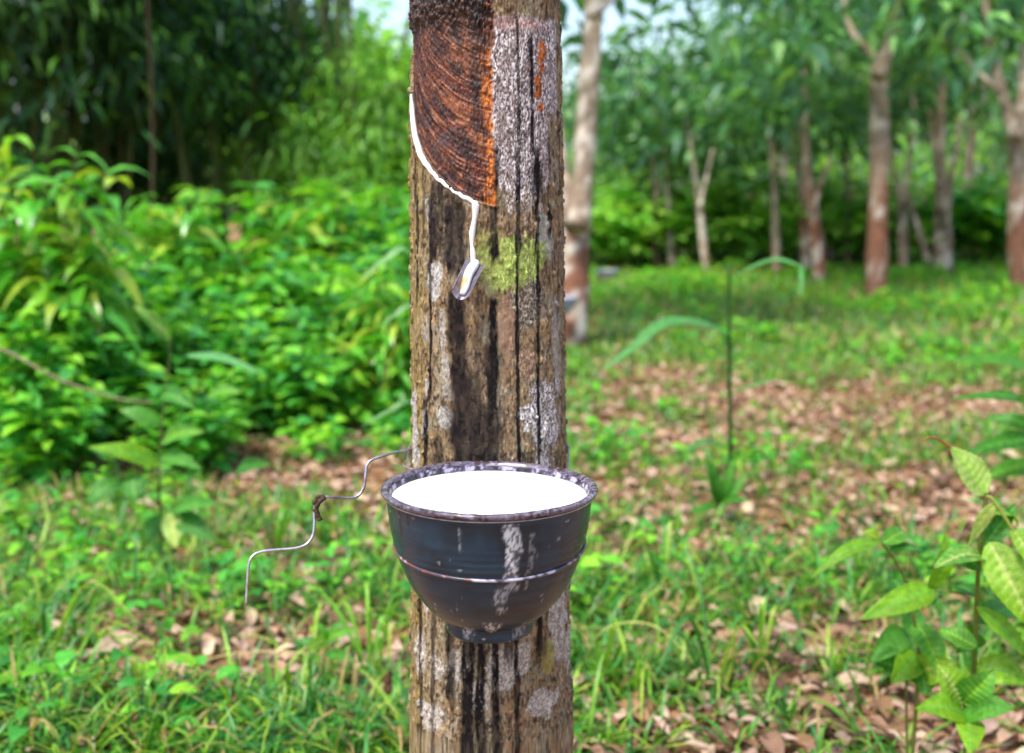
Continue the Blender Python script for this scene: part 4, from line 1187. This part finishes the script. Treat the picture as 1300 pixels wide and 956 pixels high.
# brown curled tip of the top leaf
pp = catmull([at(*q) - bpl for q in ((1208, 568, 1.69), (1198, 562, 1.69), (1188, 556, 1.685), (1178, 556, 1.68), (1170, 561, 1.675))], 5)
v, f, c = tube(pp, .0022 - .0016 * np.linspace(0, 1, len(pp)) + .0008 * RNG.random(len(pp)), 7, lin(150, 84, 44))
par = [o_ for o_ in COL.objects if o_.name.startswith('leafy_weed')][0]
obj('dry_tip', fast_mesh('dry_tip', v, f, np.broadcast_to(c, v.shape)), M_DRY, par)

bp2 = at(1160, 900, 1.85); bp2[2] = float(hfun(bp2[0], bp2[1])) - .01
plant('leafy_weed', 'forked corrugated-leaf weed left of the tall one, big leaf hanging left', 'plant', bp2,
      [([tuple(bp2), (1166, 840, 1.84), (1162, 800, 1.83), (1152, 745, 1.82), (1136, 712, 1.81), (1118, 688, 1.80)], .0034, .002, STC),
       ([(1148, 735, 1.82), (1165, 742, 1.80), (1185, 748, 1.79), (1232, 755, 1.76)], .002, .0015, STC),
       ([tuple(bp2), (1150, 850, 1.86), (1148, 800, 1.87), (1152, 765, 1.87)], .0025, .0018, STC)],
      [(1118, 688, 1.80, 1026, 737, 1.74, 24, YG, BG, dict(n=(0, -.5, .85), arch=.16)),
       (1116, 686, 1.80, 1094, 674, 1.80, 22, YG, YE, dict()),
       (1187, 748, 1.79, 1090, 788, 1.74, 44, YG, BG, dict(n=(-.1, -.8, .6), arch=.10, nv=10)),
       (1130, 700, 1.81, 1176, 702, 1.84, 26, DG, BG, dict(n=(0, -.3, .9))),
       (1180, 748, 1.79, 1200, 674, 1.80, 34, YG, DG, dict(n=(.3, -.9, .2), arch=.15)),
       (1160, 790, 1.84, 1196, 860, 1.78, 48, BG, YG, dict(n=(.2, -.8, .5))),
       (1150, 800, 1.87, 1104, 842, 1.82, 44, BG, DG, dict(n=(-.2, -.8, .5))),
       (1166, 850, 1.84, 1218, 842, 1.76, 50, YG, PG, dict(n=(0, -.9, .4), arch=.1)),
       (1155, 858, 1.86, 1106, 838, 1.84, 40, DG, BG, dict()),
       (1162, 812, 1.84, 1150, 762, 1.90, 40, BG, DG, dict(n=(0, -.9, .3))),
       (1164, 830, 1.84, 1130, 868, 1.80, 46, YG, BG, dict(n=(0, -.8, .5))),
       (1152, 760, 1.87, 1130, 735, 1.92, 36, DG, BG, dict()),
       (1120, 690, 1.80, 1150, 676, 1.86, 30, BG, YG, dict()),
       (1166, 840, 1.84, 1176, 884, 1.80, 50, DG, BG, dict(n=(0, -.8, .5)))],
      'corrugated-leaf weeds')
bp3 = at(1225, 940, 1.7); bp3[2] = float(hfun(bp3[0], bp3[1])) - .01
plant('leafy_weed', 'low corrugated-leaf weed at the bottom right with broad leaves below the other two', 'plant', bp3,
      [([tuple(bp3), (1226, 930, 1.69), (1222, 890, 1.68)], .003, .0018, STC)],
      [(1222, 892, 1.68, 1188, 842, 1.68, 62, YG, PG, dict(n=(.1, -.9, .4))),
       (1222, 892, 1.68, 1262, 850, 1.66, 56, BG, YG, dict(n=(-.1, -.9, .4))),
       (1224, 905, 1.68, 1160, 900, 1.62, 50, YG, BG, dict(n=(0, -.7, .7))),
       (1224, 905, 1.68, 1290, 900, 1.62, 50, BG, DG, dict(n=(0, -.7, .7))),
       (1224, 912, 1.68, 1232, 960, 1.58, 50, YG, BG, dict(n=(0, -.5, .8)))],
      'corrugated-leaf weeds')
# shrub entering at the right edge, a little farther away
bp4 = at(1330, 640, 2.9); bp4[2] = float(hfun(bp4[0], bp4[1])) - .01
plant('sapling', 'blurred sapling leaning in at the right edge above the corrugated-leaf weeds', 'plant', bp4,
      [([tuple(bp4), (1330, 620, 2.88), (1318, 520, 2.85), (1310, 450, 2.82)], .006, .003, STC)],
      [(1316, 475, 2.85, 1205, 458, 2.75, 22, BG, DG, dict(arch=.12)),
       (1318, 520, 2.85, 1198, 508, 2.7, 20, DG, BG, dict(arch=.12)),
       (1318, 530, 2.85, 1290, 505, 2.7, 60, BG, DG, dict(n=(0, -1, .2))),
       (1320, 560, 2.85, 1222, 578, 2.7, 34, DG, BG, dict(arch=.1)),
       (1314, 545, 2.85, 1250, 530, 2.9, 28, DG, BG, dict()),
       (1320, 590, 2.85, 1236, 612, 2.8, 30, BG, YG, dict())])
# sapling left, with spotted yellowing leaf
bs = on_ground(208, 735)
plant('sapling', 'young sapling at the left with large glossy leaves and one yellow-spotted hanging leaf', 'plant', bs,
      [([tuple(bs), (205, 680, 3.1), (202, 600, 3.1), (208, 520, 3.12), (214, 470, 3.14), (216, 430, 3.16)], .0045, .002, lin(96, 110, 60)),
       ([(203, 620, 3.1), (160, 600, 3.05), (120, 598, 3.0)], .002, .0015, STC),
       ([(205, 560, 3.1), (250, 500, 3.05), (262, 490, 3.0)], .002, .0015, STC)],
      [(216, 650, 3.08, 224, 697, 3.0, 34, PG, YE, dict(n=(.2, -.95, .2), arch=.02)),
       (236, 452, 3.05, 330, 473, 2.95, 20, lin(96, 160, 100), BG, dict(n=(0, -.5, .9), arch=.08)),
       (262, 505, 3.0, 308, 498, 2.95, 26, BG, YG, dict(n=(0, -.6, .8))),
       (216, 432, 3.16, 168, 388, 3.1, 30, BG, PG, dict(n=(0, -.7, .7))),
       (150, 610, 3.05, 110, 642, 3.0, 36, DG, BG, dict()),
       (170, 605, 3.05, 172, 640, 2.98, 40, DG, BG, dict()),
       (205, 655, 3.1, 185, 690, 3.05, 30, DG, DG, dict(n=(-.1, -.9, .3))),
       (220, 648, 3.1, 278, 640, 3.0, 34, BG, DG, dict()),
       (222, 655, 3.1, 276, 690, 3.0, 36, DG, DG, dict()),
       (206, 580, 3.1, 256, 596, 3.0, 26, BG, DG, dict()), (206, 560, 3.1, 262, 548, 3.02, 34, BG, YG, dict()),
       (205, 540, 3.12, 150, 520, 3.1, 30, BG, DG, dict()), (206, 500, 3.12, 250, 520, 3.0, 30, DG, BG, dict()),
       (300, 600, 3.1, 345, 590, 3.0, 28, DG, BG, dict()), (204, 590, 3.1, 110, 568, 3.0, 34, YG, BG, dict())])
# small plants in the sprig
bs = on_ground(408, 880)
plant('seedling', 'little bright green seedling low in the grass left of the bowl', 'plant', bs,
      [([tuple(bs), (412, 830, 2.32), (415, 812, 2.3)], .002, .0015, STC)],
      [(415, 812, 2.3, 455, 800, 2.25, 20, BG, YG, dict()), (415, 812, 2.3, 388, 822, 2.24, 24, YG, PG, dict(n=(0, -.9, .3))), (415, 812, 2.3, 402, 788, 2.3, 16, BG, BG, dict()),
       (414, 815, 2.3, 436, 786, 2.34, 16, BG, DG, dict()), (413, 822, 2.3, 372, 812, 2.3, 18, DG, BG, dict()), (413, 830, 2.3, 452, 838, 2.25, 18, BG, DG, dict())])
# weed under the reed with upright leaves
bs = on_ground(912, 668)
plant('seedling', 'upright narrow-leaved seedling at the foot of the tall reed grass', 'plant', bs,
      [([tuple(bs), (914, 640, 3.5), (914, 615, 3.5)], .003, .002, STC)],
      [(914, 640, 3.5, 893, 575, 3.45, 18, DG, BG, dict(n=(.2, -1, .1))), (914, 640, 3.5, 905, 585, 3.45, 22, BG, DG, dict(n=(-.2, -1, .1))), (916, 642, 3.5, 950, 600, 3.5, 18, BG, DG, dict()),
       (914, 645, 3.5, 872, 652, 3.4, 16, DG, BG, dict()), (914, 640, 3.5, 930, 580, 3.5, 16, BG, BG, dict(n=(0, -1, .1))), (914, 640, 3.5, 954, 636, 3.4, 16, DG, BG, dict())])

# tall reed grass
def blade_strip(pts_, w_, c_, seed=1, tilt=(0, -.5, .8)):
    P_ = catmull(pts_, 8); n_ = len(P_)
    T_ = unit(np.gradient(P_, axis=0)); X = unit(np.cross(T_, np.array(tilt)))
    u = np.linspace(0, 1, n_)[:, None]; wp = w_ * np.clip(np.sin(np.pi * np.clip(u * .9 + .1, 0, 1)) ** .6, .03, 1)
    s = np.array([-1, 0, 1.])
    N_ = np.cross(X, T_)
    V_ = P_[:, None, :] + X[:, None, :] * (s[None, :, None] * wp[:, None] * .5) + N_[:, None, :] * (np.abs(s)[None, :, None] * wp[:, None] * .12)
    return V_.reshape(-1, 3), grid_faces(n_, 3), np.broadcast_to(np.asarray(c_), (n_ * 3, 3))
b0 = on_ground(929, 655)
YR = b0[1]
reed = empty('reed_grass', b0, 0, 'single tall reed grass stalk with long arching blades right of the bowl', 'plant')
v, f, c = tube(catmull([(0, 0, -.01), at(927, 560, YR) - b0, at(926, 450, YR) - b0, at(926, 335, YR) - b0], 8), np.linspace(.0085, .005, 25), 8, lin(48, 96, 40))
obj('stalk', fast_mesh('stalk', v, f, np.broadcast_to(c, v.shape)), M_WEED, reed)
for pts_, w_ in (([(926, 428), (900, 414), (862, 408), (835, 415), (805, 440), (765, 470)], 17), ([(926, 360), (950, 342), (985, 330), (1018, 338)], 10), ([(1018, 338), (1017, 352), (1016, 378)], 6),
                 ([(927, 500), (950, 492), (985, 480)], 9), ([(927, 566), (905, 540), (888, 498)], 9), ([(927, 570), (895, 560), (868, 575)], 9)):
    q = [at(x, y, YR - .06 * i) - b0 for i, (x, y) in enumerate(pts_)]
    v, f, c = blade_strip(q, w_ / F_PX * YR, lin(84, 148, 74))
    obj('blade', fast_mesh('blade', v, f, c), M_GRASS, reed)
# broad grass clumps touching the trunk outline
def clump(label, base, blades, col, group='long-bladed grass clumps'):
    t_ = empty('grass_clump', base, 0, label, 'grass clump', group)
    for pts_, w_ in blades:
        q = [np.array(base) * 0] + [at(*p3) - np.array(base) for p3 in pts_]
        v, f, c = blade_strip(q, w_, np.asarray(col) * random.uniform(.8, 1.2))
        obj('blade', fast_mesh('blade', v, f, c), M_GRASS, t_)
b0 = gz(at(600, 720, 3.0))
clump('clump of long pale grass blades arching left from behind the front trunk', b0,
      [([(560, 420, 2.9), (520, 322, 2.8), (490, 330, 2.75), (458, 355, 2.7)], .024), ([(560, 560, 2.95), (522, 512, 2.8), (495, 522, 2.75), (460, 540, 2.7)], .02),
       ([(570, 480, 2.95), (530, 392, 2.8), (500, 402, 2.75), (486, 410, 2.72)], .018)], lin(110, 160, 90))
for (px, py, lbl, sd_, nb, hh) in ((765, 860, 'clump of long green grass blades just right of the trunk base under the bowl', 1, 12, .3), (905, 870, 'clump of upright grass blades at the bottom, right of centre', 2, 10, .26),
                       (965, 850, 'clump of dark arching grass blades left of the corrugated-leaf weeds', 3, 9, .25), (60, 850, 'clump of long grass blades in the bottom left corner', 4, 11, .24),
                       (350, 700, 'dark grass clump below the zigzag wire end', 5, 9, .2), (470, 860, 'grass clump left of the trunk base under the bowl', 6, 9, .22),
                       (170, 790, 'grass clump below the young left sapling', 7, 9, .22), (840, 760, 'grass clump midway between the bowl and the bottom right weeds', 8, 8, .2)):
    g0 = on_ground(px, py); g0 = gz(g0)
    r0 = np.random.default_rng(sd_ + 600)
    t_ = empty('grass_clump', g0, 0, lbl, 'grass clump', 'long-bladed grass clumps')
    for k in range(nb):
        a_ = r0.uniform(0, 6.28); l_ = hh * r0.uniform(.6, 1.2); sp = r0.uniform(.15, .7)
        d = np.array([math.cos(a_), math.sin(a_), 0]); s_ = d * .02 * r0.random()
        v, f, c = blade_strip([s_, s_ + d * l_ * sp * .3 + (0, 0, l_ * .5), s_ + d * l_ * sp * .8 + (0, 0, l_ * .85), s_ + d * l_ * sp * 1.5 + (0, 0, l_ * (.95 - sp * .5))],
                              r0.uniform(.007, .012), G_G[r0.integers(0, 5)] * r0.uniform(.9, 1.25), tilt=tuple(-d * .5 + np.array([0, 0, .8])))
        obj('blade', fast_mesh('blade', v, f, c), M_GRASS, t_)

# dead branches and stalks
def stick(name, label, cat, pts_, r0_, r1_, col, group=None):
    b0 = np.array(pts_[0], float); P_ = catmull([np.array(q) - b0 for q in pts_], 8)
    v, f, c = tube(P_, np.linspace(r0_, r1_, len(P_)), 7, col)
    o = obj(name, fast_mesh(name, v, f, np.broadcast_to(c, v.shape)), M_TWIG, None, b0)
    return tag(o, label, cat, group)
def gp(px, py, dz=.01):
    q = on_ground(px, py); q[2] = float(hfun(q[0], q[1])) + dz; return q
stick('fallen_branch', 'long pale dead branch leaning through the left shrubs', 'branch', [at(-40, 425, 3.9), at(20, 452, 3.95), at(80, 484, 4.0), at(150, 506, 4.1), at(205, 512, 4.2)], .005, .003, lin(168, 144, 116))
stick('fallen_branch', 'thin reddish stick lying beside the young left sapling', 'branch', [gp(225, 693, .03), gp(270, 698, .02), gp(318, 706)], .006, .004, lin(128, 78, 58))
stick('fallen_branch', 'short grey stick standing slanted in the litter at lower left', 'branch', [gp(165, 836, 0), at(170, 810, 2.55), at(178, 785, 2.6)], .005, .003, lin(140, 118, 100))
stick('dry_stalk', 'straw-coloured dry grass stalk arching over the litter left of the trunk base', 'stalk', [gp(222, 866, 0), at(245, 846, 2.4), at(276, 834, 2.35), at(330, 827, 2.3), at(390, 829, 2.25)], .0022, .001, lin(198, 178, 120))
stick('dry_stalk', 'pale dry stalk curving at the bottom left', 'stalk', [gp(35, 812, 0), at(75, 818, 2.45), at(110, 838, 2.4), at(150, 872, 2.3)], .002, .001, lin(186, 190, 120))
stick('dry_stalk', 'yellow-green dry stalk arching right of the trunk base', 'stalk', [gp(735, 850, 0), at(760, 806, 2.35), at(800, 790, 2.3), at(840, 800, 2.25), at(880, 840, 2.2)], .0022, .001, lin(176, 180, 100))
# brown seed spike near the trunk foot
b0 = gz(on_ground(494, 905)); t_ = empty('seed_spike', b0, 0, 'small dark brown dry seed spike just left of the trunk base', 'stalk')
v, f, c = tube(catmull([(0, 0, 0), (.002, 0, .03), (0, 0, .06)], 5), .0015, 6, lin(110, 80, 50)); obj('stem', fast_mesh('stem', v, f, np.broadcast_to(c, v.shape)), M_TWIG, t_)
sp_ = np.linspace(0, 1, 30); P_ = np.stack([.003 * np.sin(sp_ * 9), .003 * np.cos(sp_ * 9), .05 + .075 * sp_], -1)
v, f, c = tube(P_, .009 * np.sin(np.pi * (sp_ * .9 + .05)) * (.75 + .5 * RNG.random(30)), 9, lin(84, 54, 40)); obj('seed_head', fast_mesh('seed_head', v, f, np.broadcast_to(c, v.shape) * (.6 + .8 * RNG.random((len(v), 1)))), M_TWIG, t_)

# far cups
V3, F3 = lathe([(.002, .004), (.03, 0), (.04, .02), (.07, .06), (.078, .09), (.082, .092), (.075, .088), (.06, .05), (.002, .03)], 32)
cupme = fast_mesh('cup', V3, F3, np.broadcast_to(lin(150, 150, 172), V3.shape))
q = gp(771, 357, .0)
o = obj('latex_cup', cupme, M_BOWL, None, q); o.scale = (1.6, 1.6, 1.6)
tag(o, 'small pale lilac-grey cup standing in the far grass right of the pale-spotted tree', 'cup')
q = at(716, 398, 7.2); o2 = o.copy(); COL.objects.link(o2); o2.location = q; o2.scale = (1.1, 1.1, 1.1)
o2['label'] = 'small grey cup tied to the pale-spotted tree behind the front trunk'

print('verts', sum(len(o.data.vertices) for o in scene.objects if o.type == 'MESH'))
